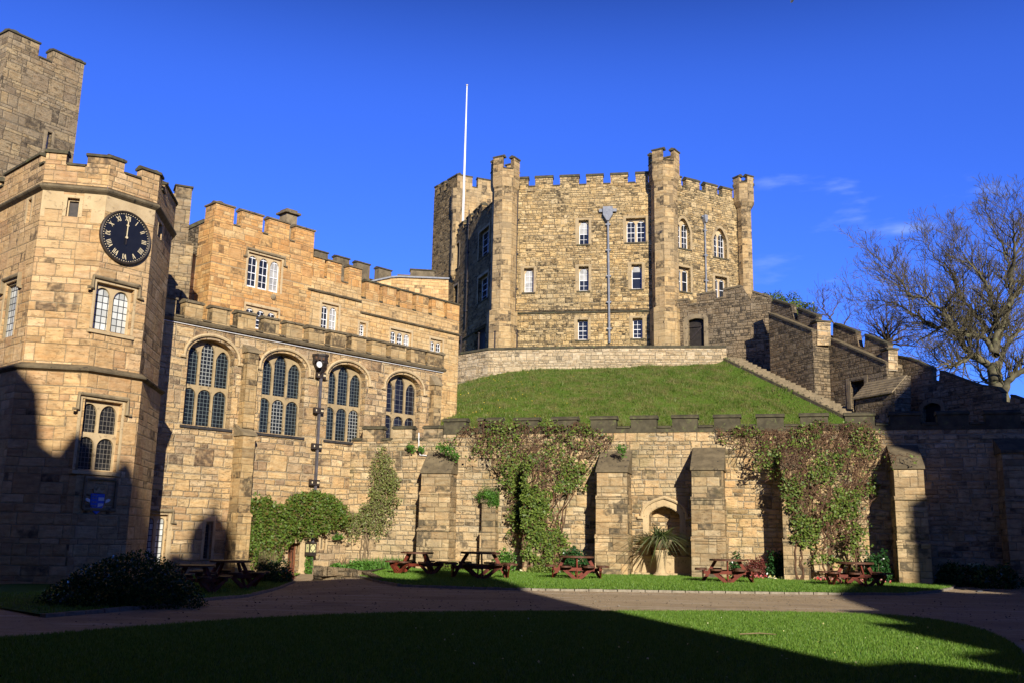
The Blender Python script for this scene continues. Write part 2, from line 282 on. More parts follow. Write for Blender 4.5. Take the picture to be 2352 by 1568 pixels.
class MB:
    def __init__(s): s.v = []; s.f = []
    def add(s, vs, fs):
        k = len(s.v); s.v += [tuple(x) for x in vs]; s.f += [tuple(i+k for i in f) for f in fs]; return s
    def prism(s, pts, vec):
        """closed polygon pushed along vec; convex or not (triangulated ends)"""
        pts = [Vector(p) for p in pts]; vec = Vector(vec); n = len(pts)
        nn = Vector((0, 0, 0))
        for i in range(n): nn += pts[i].cross(pts[(i+1) % n])
        if nn.dot(vec) > 0: pts.reverse()
        vs = pts + [p+vec for p in pts]
        tri = tessellate_polygon([pts]) if n > 4 else ([(0, 1, 2), (0, 2, 3)] if n == 4 else [(0, 1, 2)])
        fs = []
        for t in tri:
            a, b, c = t; w = (pts[b]-pts[a]).cross(pts[c]-pts[a])
            if w.dot(vec) > 0: a, b, c = a, c, b
            fs += [(a, b, c), (a+n, c+n, b+n)]
        if n == 4: fs = [(0, 1, 2, 3), (7, 6, 5, 4)]
        for i in range(n):
            j = (i+1) % n; fs.append((j, i, i+n, j+n))
        return s.add(vs, fs)
    def box(s, c, ax, ay, az):
        """centre and three half-axis vectors"""
        c, ax, ay, az = map(Vector, (c, ax, ay, az))
        return s.prism([c-ax-ay-az, c+ax-ay-az, c+ax+ay-az, c-ax+ay-az], az*2)
    def bar(s, a, b, w, t, up=Vector((0, 0, 1))):
        a, b = Vector(a), Vector(b); d = (b-a); l = d.length; d.normalize()
        x = d.cross(up)
        if x.length < 1e-3: x = Vector((1, 0, 0))
        x.normalize(); y = x.cross(d).normalized()
        return s.box((a+b)/2, x*w/2, y*t/2, d*l/2)
    def tube(s, pts, radii, n=6, cap=True):
        pts = [Vector(p) for p in pts]
        if not hasattr(radii, '__len__'): radii = [radii]*len(pts)
        k = len(s.v); m_ = len(pts); x = None
        for i, p in enumerate(pts):
            d = (pts[min(i+1, m_-1)]-pts[max(i-1, 0)]).normalized()
            if x is None: x = d.orthogonal()
            x = (x - d*x.dot(d))
            if x.length < 1e-4: x = d.orthogonal()
            x.normalize(); y = d.cross(x)
            for j in range(n):
                a = 2*math.pi*j/n; s.v.append(tuple(p + (x*math.cos(a)+y*math.sin(a))*radii[i]))
        for i in range(m_-1):
            for j in range(n):
                a = k+i*n+j; b = k+i*n+(j+1) % n; s.f.append((a, b, b+n, a+n))
        if cap:
            s.f.append(tuple(k+j for j in reversed(range(n)))); s.f.append(tuple(k+(m_-1)*n+j for j in range(n)))
        return s
    def lathe(s, c, prof, n=16):
        c = Vector(c); k = len(s.v)
        for r, z in prof:
            for j in range(n):
                a = 2*math.pi*j/n; s.v.append((c.x+r*math.cos(a), c.y+r*math.sin(a), c.z+z))
        for i in range(len(prof)-1):
            for j in range(n):
                a = k+i*n+j; b = k+i*n+(j+1) % n; s.f.append((a, b, b+n, a+n))
        s.f.append(tuple(k+j for j in reversed(range(n)))); s.f.append(tuple(k+(len(prof)-1)*n+j for j in range(n)))
        return s
    def build(s, name, mat, parent=None, smooth=False, uv=True):
        me = bpy.data.meshes.new(name); me.from_pydata(s.v, [], s.f); me.materials.append(M[mat] if isinstance(mat, str) else mat)
        finish(me, uv)
        if smooth: me.shade_smooth()
        return link(name, me, parent)
def link(name, me, parent=None):
    o = bpy.data.objects.new(name, me); COL.objects.link(o)
    if parent is not None:
        o.parent = parent
        if parent.type == 'EMPTY': o.matrix_parent_inverse = Matrix.Translation(-parent.location)
    return o
def tag(o, label, cat, group=None, kind=None):
    if label: o['label'] = label
    if cat: o['category'] = cat
    if group: o['group'] = group
    if kind: o['kind'] = kind
    return o
def thing(name, loc, label, cat, group=None):
    o = bpy.data.objects.new(name, None); COL.objects.link(o); o.location = loc; o.empty_display_size = .3
    return tag(o, label, cat, group)
def quads(name, C, A, B, mat, parent=None, tri=False):
    """many loose diamond leaves: centres C and half-axes A, B (numpy n x 3)"""
    n = len(C)
    if tri:
        V = np.stack([C-A, C+A, C+B], 1).reshape(-1, 3); k = 3
    else:
        V = np.stack([C-B, C+A, C+B, C-A], 1).reshape(-1, 3); k = 4
    me = bpy.data.meshes.new(name); me.vertices.add(n*k); me.vertices.foreach_set('co', V.astype(np.float32).ravel())
    me.loops.add(n*k); me.loops.foreach_set('vertex_index', np.arange(n*k, dtype=np.int32))
    me.polygons.add(n); me.polygons.foreach_set('loop_start', np.arange(0, n*k, k, dtype=np.int32))
    me.update(calc_edges=True); me.validate()
    me.materials.append(M[mat]); return link(name, me, parent)
def leaves(name, C, size, mat, parent=None, seed=1, aspect=.6, face=None, spread=1.0):
    g = np.random.default_rng(seed); n = len(C)
    nrm = g.normal(size=(n, 3))*spread
    if face is not None: nrm = nrm + np.array(face)[None]
    nrm /= np.linalg.norm(nrm, axis=1, keepdims=True)
    t = g.normal(size=(n, 3)); A = np.cross(nrm, t); A /= np.linalg.norm(A, axis=1, keepdims=True); B = np.cross(nrm, A)
    s_ = size*g.uniform(.6, 1.3, size=(n, 1))
    return quads(name, C, A*s_*aspect/2, B*s_/2, mat, parent)

# ------------------------------------------------------------------ facades
def inside(poly, x, y):
    c = False; n = len(poly); j = n-1
    for i in range(n):
        xi, yi = poly[i]; xj, yj = poly[j]
        if (yi > y) != (yj > y) and x < (xj-xi)*(y-yi)/(yj-yi)+xi: c = not c
        j = i
    return c
def arch(s0, s1, zb, zs, zt, kind='round', n=10):
    """loop of an opening, counter-clockwise from the bottom left"""
    if kind == 'rect': return [(s0, zb), (s1, zb), (s1, zt), (s0, zt)]
    pts = [(s0, zb), (s1, zb)]; c = (s0+s1)/2; w = (s1-s0)/2
    for i in range(n*2+1):
        t = 1-i/n
        if kind == 'round': a = math.sin(math.pi/2*(1-abs(t))); x = math.copysign(math.cos(math.pi/2*(1-abs(t))), t) if t else 0; z = a
        elif kind == 'pointed': x = t; z = (1-abs(t)**1.75)**.80
        elif kind == 'tudor': x = t; z = (1-abs(t)**1.7)**.55
        elif kind == 'low': 
            x = t; z = (1-abs(t)**3)**.5*.6 + .40*(1-abs(t))
        pts.append((c+w*x, zs+(zt-zs)*z))
    return pts
def inset(loop, d):
    """rough inset of an opening loop towards its centre axis"""
    xs = [p[0] for p in loop]; c = (min(xs)+max(xs))/2; w = (max(xs)-min(xs))/2; zs = [p[1] for p in loop]; z0, z1 = min(zs), max(zs)
    k = (w-d)/w; return [(c+(x-c)*k, z0+d*.6+(z-z0)*((z1-z0-1.6*d)/(z1-z0))) for x, z in loop]
def slab(mb, pl, outer, holes, thick, off=0, mit=(0, 0)):
    """a wall sheet of real thickness in the plane pl, with openings; mit trims the back edge at both ends"""
    loops = [[Vector((s, z, 0)) for s, z in outer]] + [[Vector((s, z, 0)) for s, z in h] for h in holes]
    flat = [p for l in loops for p in l]; n = len(flat)
    ed = []; k = 0
    for l in loops: ed += [(k+i, k+(i+1) % len(l)) for i in range(len(l))]; k += len(l)
    cv, _, ct_, *_r = delaunay_2d_cdt([Vector((p.x, p.y)) for p in flat], ed, [], 0, 1e-5)
    L2 = [[(p.x, p.y) for p in l] for l in loops]
    s0 = min(p.x for p in loops[0]); s1 = max(p.x for p in loops[0])
    def back(x):
        if abs(x-s0) < 1e-4: return x+mit[0]
        if abs(x-s1) < 1e-4: return x-mit[1]
        return x
    vs = [pl.pt(p.x, p.y, off) for p in flat] + [pl.pt(back(p.x), p.y, off-thick) for p in flat]
    base = len(vs); m_ = len(cv)
    vs += [pl.pt(p.x, p.y, off) for p in cv] + [pl.pt(back(p.x), p.y, off-thick) for p in cv]
    fs = []
    for t in ct_:
        a, b, c = t; A, B, C_ = cv[a], cv[b], cv[c]
        cr = (B.x-A.x)*(C_.y-A.y)-(B.y-A.y)*(C_.x-A.x)
        if abs(cr) < 1e-9: continue
        if cr < 0: b, c = c, b
        x, y = (A.x+B.x+C_.x)/3, (A.y+B.y+C_.y)/3
        if not inside(L2[0], x, y) or any(inside(h, x, y) for h in L2[1:]): continue
        fs += [(base+a, base+b, base+c), (base+a+m_, base+c+m_, base+b+m_)]
    k = 0
    for li, l in enumerate(loops):
        area = sum(l[i].x*l[(i+1) % len(l)].y-l[(i+1) % len(l)].x*l[i].y for i in range(len(l)))
        ccw = area > 0
        for i in range(len(l)):
            a, b = k+i, k+(i+1) % len(l)
            if ccw == (li == 0): fs.append((b, a, a+n, b+n))
            else: fs.append((a, b, b+n, a+n))
        k += len(l)
    mb.add(vs, fs); return mb
def ribbon(mb, pl, path, w, p0, p1, closed=False):
    """moulding that follows a path on the wall: half-width w, from offset p0 out to p1"""
    n = len(path); P = [Vector((s, z)) for s, z in path]; vs = []
    for i in range(n):
        a = P[i-1] if i > 0 else (P[-1] if closed else P[0]); b = P[(i+1) % n] if (i < n-1 or closed) else P[-1]
        d = (b-a); d.normalize() if d.length else None
        q = Vector((-d.y, d.x))
        d1 = (P[i]-a); d2 = (b-P[i])
        k = 1
        if d1.length > 1e-6 and d2.length > 1e-6: k = min(1.45, 1/max(.3, abs(d1.normalized().dot(d))))
        for sg, of in ((-1, p0), (-1, p1*.75), (0, p1), (1, p1*.75), (1, p0)):
            r = P[i]+q*sg*w*k; vs.append(pl.pt(r.x, r.y, of))
    fs = []
    for i in range(n-1 if not closed else n):
        j = (i+1) % n
        for c in range(4): fs.append((i*5+c, j*5+c, j*5+c+1, i*5+c+1))
    if not closed: fs += [(4, 3, 2, 1, 0), tuple((n-1)*5+c for c in range(5))]
    return mb.add(vs, [tuple(reversed(f)) for f in fs])
def cren(s0, s1, zbot, zc, zt, mer):
    """outline of a wall piece with a crenellated top (ccw)"""
    pts = [(s0, zbot), (s1, zbot)]; ms = sorted(mer)
    cur = zt if ms and ms[-1][1] >= s1-1e-4 else zc
    pts.append((s1, cur))
    for a, b in reversed(ms):
        if b < s1-1e-4: pts += [(b, zc), (b, zt)]
        if a > s0+1e-4: pts += [(a, zt), (a, zc)]
    if not (ms and ms[0][0] <= s0+1e-4): pts.append((s0, zc))
    else: pts.append((s0, zt))
    return pts
def coping(pl, a, b, z, thick, off, mat, parent, h=.14, over=.07, name='coping'):
    j = lambda s: (rnd.random()-.5)*s
    mb = MB(); a -= over*.7; b += over*.7; c = off-thick/2; e = thick/2+over
    prof = [(c+e, z-.02+j(.01)), (c+e, z+h*.45), (c+e*.62, z+h*.62), (c+.06, z+h+j(.03)), (c-.06, z+h), (c-e*.62, z+h*.62), (c-e, z+h*.45), (c-e, z-.02)]
    mb.prism([pl.pt(a, zz, o) for o, zz in prof], pl.d*(b-a)); return mb.build(name, mat, parent)
class Facade:
    def __init__(s, pl, parent, conv=lambda x, y: (x, y)):
        s.pl = pl; s.holes = []; s.parent = parent; s.conv = conv
    def xy(s, x, y): return s.pl.sz(*s.conv(x, y))
    def rect(s, x0, x1, yt, yb):
        """extent of an opening sighted at its mid height"""
        ym = (yt+yb)/2; xm = (x0+x1)/2
        return s.xy(x0, ym)[0], s.xy(x1, ym)[0], s.xy(xm, yb)[1], s.xy(xm, yt)[1]
    def wall(s, outer, thick, mat, name='wall', off=0, mit=(0, 0), holes=True):
        return slab(MB(), s.pl, outer, s.holes if holes else [], thick, off, mit).build(name, mat, s.parent)
    def window(s, box, kind='round', lights=1, tiers=None, pane='glass', frame='ashlar', sash=None, rise=None, depth=.28, mw=.09, label=None,
               hood=None, sill=None, surround=.14, head='round', blind=None, bars=(2, 4), smat='ashlar', name='window', light_mats=None):
        s0, s1, zb, zt = box; w = s1-s0; H = zt-zb
        rise = (w/2 if kind == 'round' else w*.75) if rise is None else rise
        if kind == 'rect': rise = 0
        loop = arch(s0, s1, zb, zt-rise, zt, kind); s.holes.append(loop); pl = s.pl
        # stone frame with the lights cut out, set back in the opening
        bo = .05 if w < 1.2 else .06
        lw = (w-2*bo-(lights-1)*mw)/lights; rows = tiers or [0, 1]; lh = []; cells = []
        for ti in range(len(rows)-1):
            za = zb+.04+(H-.04)*rows[ti] + (.10 if ti else 0)
            for i in range(lights):
                a = s0+bo+i*(lw+mw); b = a+lw; c = (a+b)/2; t = abs((c-(s0+s1)/2))/(w/2)
                if ti == len(rows)-2:
                    t2 = min(.97, t+.1*(lights > 1)) if kind != 'rect' else 0
                    top = zt-.05-(mw*.7 if lights > 1 else .02) if kind == 'rect' else (zt-rise+rise*(1-t2**1.9)**.62 - (.06 if lights > 1 else .05))
                    if lights == 1 and kind != 'rect': lp = arch(a, b, za, zt-rise, zt-.05, kind)
                    else: lp = arch(a, b, za, top-lw*.62, top, head)
                else:
                    top = zb+(H)*rows[ti+1]-.04; lp = arch(a, b, za, top-lw*.5, top, 'round' if head != 'rect' else 'rect')
                lh.append(lp); cells.append((a, b, za, top, ti, i))
        fr = MB(); slab(fr, pl, loop, lh, .14, -depth+.06)
        root = fr.build(name, frame, s.parent)
        if label: root['label'] = label
        # panes, one behind every light
        for q, (a, b, za, top, ti, i) in enumerate(cells):
            g = MB(); g.prism([pl.pt(a-.02, za-.02, -depth-.03), pl.pt(b+.02, za-.02, -depth-.03), pl.pt(b+.02, top+.02, -depth-.03), pl.pt(a-.02, top+.02, -depth-.03)], -pl.n*.04)
            pm = pane
            if light_mats and q in light_mats: pm = light_mats[q]
            g.build('pane', pm, root)
            if blind:
                f0, f1 = blind if isinstance(blind, tuple) else (.5, 1)
                g = MB(); g.prism([pl.pt(a, za+(top-za)*f0, -depth-.022), pl.pt(b, za+(top-za)*f0, -depth-.022), pl.pt(b, za+(top-za)*f1, -depth-.022), pl.pt(a, za+(top-za)*f1, -depth-.022)], -pl.n*.004)
                g.build('blind', 'blind', root)
            if sash:
                g = MB(); nx, nz = bars; o0 = -depth+.002; T = -pl.n*.022; k = .028 if b-a > .35 else .022
                def bx(x0_, x1_, z0_, z1_): g.prism([pl.pt(x0_, z0_, o0), pl.pt(x1_, z0_, o0), pl.pt(x1_, z1_, o0), pl.pt(x0_, z1_, o0)], T)
                bx(a, a+.045, za, top); bx(b-.045, b, za, top); bx(a+.045, b-.045, za, za+.085)
                for ix in range(1, nx): c = a+(b-a)*ix/nx; bx(c-k/2, c+k/2, za+.085, top)
                for iz in range(1, nz+1):
                    c = za+(top-za)*iz/nz*(1 if kind+head == 'rectrect' else .96); kk = .05 if iz == nz//2 else k
                    if iz == nz: kk = .05
                    for ix in range(nx):
                        e0 = a+.045 if ix == 0 else a+(b-a)*ix/nx+k/2; e1 = b-.045 if ix == nx-1 else a+(b-a)*(ix+1)/nx-k/2
                        bx(e0, e1, c-kk, c)
                g.build('sash', 'white', root)
        if sill:
            g = MB(); g.prism([pl.pt(s0-.12, zb-.14, .07), pl.pt(s0-.12, zb-.03, .07), pl.pt(s0-.12, zb+.02, -depth+.0), pl.pt(s0-.12, zb-.14, -depth+.0)], pl.d*(w+.24)); g.build('sill', sill, root)
        if surround:
            g = MB(); k = surround; o = [(s0-k, zb-.001), (s1+k, zb-.001)]
            lp = arch(s0-k, s1+k, zb-.001, zt-rise, zt+k*.8, kind) if kind != 'rect' else [(s0-k, zb-.001), (s1+k, zb-.001), (s1+k, zt+k), (s0-k, zt+k)]
            inner = [(x, max(z, zb+.0)) for x, z in loop]
            path = inner[1:]+[inner[0]]
            cen = (s0+s1)/2
            mid = []
            for x, z in path:
                dx = k/2 if x > cen+1e-6 else (-k/2 if x < cen-1e-6 else 0)
                dz = 0 if z <= zb+.01 else (k/2*((z-(zt-rise))/rise if rise else 0) if z > zt-rise-1e-6 else 0)
                if kind == 'rect' and z > zb+.01: dz = k/2
                tt = min(1, max(0, (z-(zt-rise))/rise)) if rise else 0
                mid.append((x+dx*(1-.5*tt), z+dz))
            ribbon(g, pl, mid, k/2, -.01, .015); g.build('surround', smat, root)
        if hood == 'arch':
            k = .20 if w > 1.2 else .12
            lp = arch(s0-k, s1+k, zt-rise-.15, zt-rise, zt+k*.9, kind, 9)
            path = [(s1+k+.18, zt-rise-.15)]+lp[1:]+[(s0-k, zt-rise-.15), (s0-k-.18, zt-rise-.15)]
            g = MB(); ribbon(g, pl, path, .06, -.01, .13); g.build('hood_mould', smat, root)
        if hood == 'label':
            k = .16; g = MB(); e = .16
            path = [(s1+k+e, zt-H*.16), (s1+k, zt-H*.16), (s1+k, zt+k), (s0-k, zt+k), (s0-k, zt-H*.16), (s0-k-e, zt-H*.16)]
            ribbon(g, pl, path, .05, -.01, .13); g.build('hood_mould', 'ashlard', root)
        return root
def parapet(pl, s0, s1, zb, zc, zt, mer, thick, mat, cmat, parent, off=0, name='parapet', mit=(0, 0), ch=.14, sills=True):
    slab(MB(), pl, cren(s0, s1, zb, zc, zt, mer), [], thick, off, mit).build(name, mat, parent)
    for a, b in mer: coping(pl, max(a, s0), min(b, s1), zt, thick, off, cmat, parent, h=ch)
    if sills:
        e = [s0]+[x for m_ in sorted(mer) for x in m_]+[s1]
        for i in range(0, len(e), 2):
            if e[i+1]-e[i] > .15: coping(pl, e[i]+.08, e[i+1]-.08, zc, thick, off, cmat, parent, h=ch*.7, over=.06, name='crenel_sill')
def band(pl, s0, s1, z, h, proj, mat, parent, name='string_course', off=0):
    MB().prism([pl.pt(s0, z, off-.02), pl.pt(s0, z, off+proj*.7), pl.pt(s0, z+h*.4, off+proj), pl.pt(s0, z+h*.55, off+proj), pl.pt(s0, z+h, off-.02)], pl.d*(s1-s0)).build(name, mat, parent)
# ================================================================== SETTING: ground
def sm(a, b, x): t = min(1, max(0, (x-a)/(b-a))); return t*t*(3-2*t)
def gz(x, y): return -.17*sm(-5, -8, x)*sm(23, 28, y) + .10*sm(30, 34, y)*sm(-9, -5, x)
def sheet(name, poly, off, mat, step=.7, zf=gz):
    pts = [Vector(p) for p in poly]; n = len(pts); xs = [p.x for p in pts]; ys = [p.y for p in pts]
    edges = [(i, (i+1) % n) for i in range(n)]
    x = min(xs)
    while x < max(xs):
        y = min(ys)
        while y < max(ys):
            if inside(poly, x, y): pts.append(Vector((x, y)))
            y += step
        x += step
    v, e, f, *_ = delaunay_2d_cdt(pts, edges, [], 1, 1e-4)
    me = bpy.data.meshes.new(name); me.from_pydata([(p.x, p.y, zf(p.x, p.y)+off) for p in v], [], [tuple(q) for q in f]); me.materials.append(M[mat])
    finish(me); me.shade_smooth(); return link(name, me)
# ground: one sheet to the horizon
gv = []; gf = []
xs_ = [-600, -200, -80, -40]+[-30+i*2 for i in range(36)]+[60, 120, 250, 700]; ys_ = [-600, -200, -60, -30]+[-20+i*2 for i in range(36)]+[60, 90, 150, 300, 900]
for x in xs_:
    for y in ys_: gv.append((x, y, gz(x, y)-.045))
ny = len(ys_)
for i in range(len(xs_)-1):
    for j in range(ny-1): gf.append((i*ny+j, (i+1)*ny+j, (i+1)*ny+j+1, i*ny+j+1))
tag(MB().add(gv, gf).build('ground', 'earth'), None, None, kind='structure')
def g2(x, y): 
    p = atz(x, y, 0)
    for _ in range(3): p = atz(x, y, gz(p.x, p.y))
    return (p.x, p.y)
def smooth_poly(pts, k=2):
    for _ in range(k):
        o = []
        for i in range(len(pts)):
            a, b = pts[i], pts[(i+1) % len(pts)]
            o += [(a[0]*.75+b[0]*.25, a[1]*.75+b[1]*.25), (a[0]*.25+b[0]*.75, a[1]*.25+b[1]*.75)]
        pts = o
    return pts
road = [(-40, -20), (45, -20), (45, 44), (24, 44), (14, 43.0), (-9, 46), (-9.0, 47.5), (-12, 40), (-40, 20)]
tag(sheet('courtyard_road', road, 0, 'gravel', 1.0), None, None, kind='structure')
# near lawn (big oval)
nl = [g2(*q) for q in [(0, 1471), (250, 1448), (500, 1428), (720, 1416), (919, 1409), (1150, 1407), (1410, 1406), (1700, 1406), (2000, 1412), (2130, 1422), (2250, 1445), (2330, 1480), (2365, 1520), (2345, 1555)]]
nl = nl + [(9.5, 11.0), (6, 8), (2, 5.5), (-6, 4), (-14, 6), (-15, 9)]
near_lawn = smooth_poly(nl, 1)
tag(sheet('near_lawn', near_lawn, .035, 'lawn', .8), None, None, kind='structure')
# lawn under the curtain wall
CW = Plane(4.53, 43.57, -15.5)
ul = [g2(*q) for q in [(812, 1324), (861, 1334), (918, 1343), (1050, 1350), (1220, 1354.5), (1450, 1357), (1665, 1359.6), (1900, 1362), (2080, 1363), (2150, 1359), (2182, 1353), (2192, 1347), (2190, 1340), (2170, 1332), (2135, 1325)]]
q0 = CW.pt(CW.sz(2135, 1300)[0], 0, .3); q1 = CW.pt(CW.sz(800, 1200)[0]+.5, 0, .3)
upper_lawn = ul+[(q0.x, q0.y), (q1.x, q1.y)]
tag(sheet('wall_lawn', upper_lawn, .06, 'lawn', .8), None, None, kind='structure')
# small lawn before the hall
ll = [g2(*q) for q in [(97, 1417), (234, 1406), (390, 1391), (469, 1379), (566, 1369), (644, 1350), (675, 1337)]]+[(-8.4, 36.2), (-9.3, 44.5), (-13.5, 40), (-14.5, 33), (-17, 30), (-16, 26)]
tag(sheet('hall_lawn', ll, .05, 'lawn', .8), None, None, kind='structure')
# kerbs: one run of setts along every lawn edge
def kerb(name, pts, label, h=.09, w=.14, step=.42):
    root = thing(name, (pts[0][0], pts[0][1], 0), label, 'kerb'); mb = MB()
    for i in range(len(pts)-1):
        a, b = Vector(pts[i]), Vector(pts[i+1]); n = max(1, int((b-a).length/step))
        for k in range(n):
            p, q = a.lerp(b, (k+.03)/n), a.lerp(b, (k+.97)/n); z = gz(*((p+q)/2)); d = (q-p).normalized()
            c = (p+q)/2; L = (q-p).length/2; hh = h*(.9+.2*rnd.random())
            mb.box((c.x, c.y, z+hh/2-.02), (d.x*L, d.y*L, 0), (-d.y*w/2, d.x*w/2, 0), (0, 0, hh/2))
    mb.build('kerb_setts', 'kerb', root)
kerb('kerb', ul, 'low pale stone kerb curving along the sunlit lawn under the curtain wall')
kerb('kerb', ll[:7], 'low dark stone kerb round the shaded lawn with two tables')
# ================================================================== CURTAIN WALL
def z5(x, y): return ((1500+x/1.68)/1.7415, (1600+y/1.68)/1.7415)
def z4(x, y): return ((2700+x/1.685)/1.7415, (1600+y/1.685)/1.7415)
cw = thing('curtain_wall', CW.pt(0, 0), 'long pale rubble curtain wall with dark square merlons and stepped buttresses', 'castle wall')
fc = Facade(CW, cw)
sL = CW.sz(800, 1150)[0]; sM = CW.sz(1019, 990)[0]; sR = CW.sz(2760, 1100)[0]
zt = CW.sz(1400, 954)[1]; zc = CW.sz(1400, 982)[1]; zp = CW.sz(1400, 993)[1]
ztl = CW.sz(925, 983)[1]; zcl = CW.sz(890, 1009)[1]
# niche opening
nx0, nx1 = CW.sz(1491, 1200)[0], CW.sz(1561, 1200)[0]; nzb = CW.sz(1523, 1274)[1]; nzs = CW.sz(1523, 1182)[1]; nzt = CW.sz(1523, 1161)[1]
nb = CW.sz(1523, 1316)[1]
niche = arch(nx0, nx1, nzb, nzs-.1, nzt, 'low'); fc.holes.append(niche)
fc.wall([(sL, -.5), (sM, -.5), (sM, zcl-.08), (sL, zcl-.08)], .9, 'curtain', holes=False)
fc.wall([(sM+.001, -.5), (sR, -.5), (sR, zp), (sM+.001, zp)], .9, 'curtain')
g = MB(); g.prism([CW.pt(nx0-.3, nzb-.2, -.75), CW.pt(nx1+.3, nzb-.2, -.75), CW.pt(nx1+.3, nzt+.3, -.75), CW.pt(nx0-.3, nzt+.3, -.75)], CW.n*-.1)
nich = g.build('niche', 'curtain', cw)
g = MB(); ribbon(g, CW, arch(nx0-.14, nx1+.14, nzb, nzs-.02, nzt+.16, 'low')[1:]+[(nx0-.14, nzb)], .13, -.02, .03); g.build('niche_frame', 'ashlar', nich)
g = MB(); pth = [(nx1+.5, nzs-.12)]+arch(nx0-.32, nx1+.32, nzs-.12, nzs+.05, nzt+.38, 'low')[1:]+[(nx0-.32, nzs-.12), (nx0-.5, nzs-.12)]; ribbon(g, CW, pth, .06, -.01, .14); g.build('hood_mould', 'ashlar', nich)
band(CW, CW.sz(1454, 1272)[0], CW.sz(1588, 1272)[0], nzb-.12, .12, .10, 'ashlar', nich, 'ledge')
g = MB(); g.prism([CW.pt(CW.sz(1454, 1272)[0], 0, .05), CW.pt(CW.sz(1588, 1272)[0], 0, .05), CW.pt(CW.sz(1588, 1272)[0], nzb-.12, .05), CW.pt(CW.sz(1454, 1272)[0], nzb-.12, .05)], CW.n*-.04); g.build('panel', 'ashlar', nich)
g = MB(); g.prism([CW.pt(CW.sz(1450, 1300)[0], 0, 0), CW.pt(CW.sz(1450, 1300)[0], 0, .35), CW.pt(CW.sz(1450, 1300)[0], gz(6, 43)+.16, .35), CW.pt(CW.sz(1450, 1300)[0], gz(6, 43)+.16, 0)], CW.d*(CW.sz(1590, 1300)[0]-CW.sz(1450, 1300)[0])); g.build('step', 'ashlar', nich)
# parapets
low = [tuple(CW.sz(x, 990)[0] for x in q) for q in [(834, 878), (903, 947), (973, 1017)]]
parapet(CW, sL, sM-.001, zcl-.08, zcl, ztl, low, .5, 'buttress', 'cope', cw, off=.02, ch=.16)
hi = [tuple(CW.sz(x, 965)[0] for x in q) for q in [(1019.5, 1070.5), (1099, 1152), (1181, 1237), (1268, 1325), (1357, 1415), (1449, 1508), (1544, 1602), (1640, 1700), (1738, 1800), (1838, 1902), (1941, 2009), (2044, 2114), (2153, 2225), (2264, 2344), (2385, 2470), (2510, 2600), (2645, 2740)]]
parapet(CW, sM, sR, zp-.001, zc, zt-.14, hi, .5, 'cope', 'cope', cw, off=.03, ch=.16)
def buttress(pl, x0, x1, zw, zfr, p, steps, parent, y, mat='buttress', cap='copeb', conv=lambda a, b: (a, b), name='buttress', zbase=-.4):
    """front width sighted at row y; zw top against the wall, zfr top of the front; steps: [(z, extra projection, extra half-width)]"""
    P2 = pl.shift(p); a, b = P2.sz(*conv(x0, y))[0], P2.sz(*conv(x1, y))[0]
    mb = MB(); lev = [(zfr, p, 0)]+steps; 
    for i, (z, pr, e) in enumerate(lev):
        zlo = lev[i+1][0] if i+1 < len(lev) else zbase
        mb.prism([pl.pt(a-e, zlo, -.05), pl.pt(a-e, zlo, pr), pl.pt(a-e, z, pr), pl.pt(a-e, z, -.05)], pl.d*(b-a+2*e))
        if i: 
            q = lev[i-1]
            mb.prism([pl.pt(a-e-.02, z-.10, q[1]-.1), pl.pt(a-e-.02, z-.10, pr+.05), pl.pt(a-e-.02, z-.03, pr+.05), pl.pt(a-e-.02, z+.10, q[1]-.1)], pl.d*(b-a+2*e+.04))
    o = mb.build(name, mat, parent)
    g = MB(); g.prism([pl.pt(a-.05, zfr-.08, -.02), pl.pt(a-.05, zfr-.08, p+.07), pl.pt(a-.05, zfr+.02, p+.07), pl.pt(a-.05, zw, -.02)], pl.d*(b-a+.1)); g.build('weathering', cap, o)
    return a, b
Z = lambda x, y: CW.sz(x, y)[1]
B = []
B.append((*buttress(CW, 966, 1033, Z(1000, 1036), Z(1000, 1085), .9, [(Z(1000, 1132), .98, .03), (Z(1000, 1215), 1.06, .06)], cw, 1150), .95))
B.append((*buttress(CW, 1106, 1137, Z(1120, 1118), Z(1120, 1150), .5, [(Z(1120, 1222), .6, .04)], cw, 1200), .5))
B.append((*buttress(CW, 1204, 1240, Z(1220, 1040), Z(1220, 1080), 1.2, [(Z(1220, 1150), 1.28, .02), (Z(1220, 1240), 1.36, .04)], cw, 1300), 1.25))
B.append((*buttress(CW, 1371, 1440, Z(1410, 1034), Z(1410, 1084), 1.3, [(Z(1410, 1143), 1.38, .03), (Z(1410, 1230), 1.48, .05)], cw, 1150), 1.35))
B.append((*buttress(CW, 1590, 1663, Z(1625, 1026), Z(1625, 1080), 1.5, [(Z(1625, 1146), 1.58, .03), (Z(1625, 1236), 1.68, .05)], cw, 1180), 1.55))
B.append((*buttress(CW, 1803, 1858, Z(1830, 1024), Z(1830, 1078), 1.4, [(Z(1830, 1146), 1.48, .03), (Z(1830, 1240), 1.56, .05)], cw, 1290), 1.45))
B.append((*buttress(CW, 2057, 2126, Z(2090, 1020), Z(2090, 1078), 1.6, [(Z(2090, 1146), 1.68, .03), (Z(2090, 1246), 1.76, .05)], cw, 1150), 1.65))
B.append((*buttress(CW, 2310, 2385, Z(2330, 1005), Z(2330, 1040), 1.2, [(Z(2330, 1150), 1.28, .03)], cw, 1150), 1.25))
g = MB(); A_ = lambda x, y, o=.06: CW.pt(*CW.sz(x, y), o)
g.tube([A_(963, 993), A_(963, 1034), A_(966, 1044), A_(990, 1046)], .03, 6); g.build('white_pipe', 'white', cw)
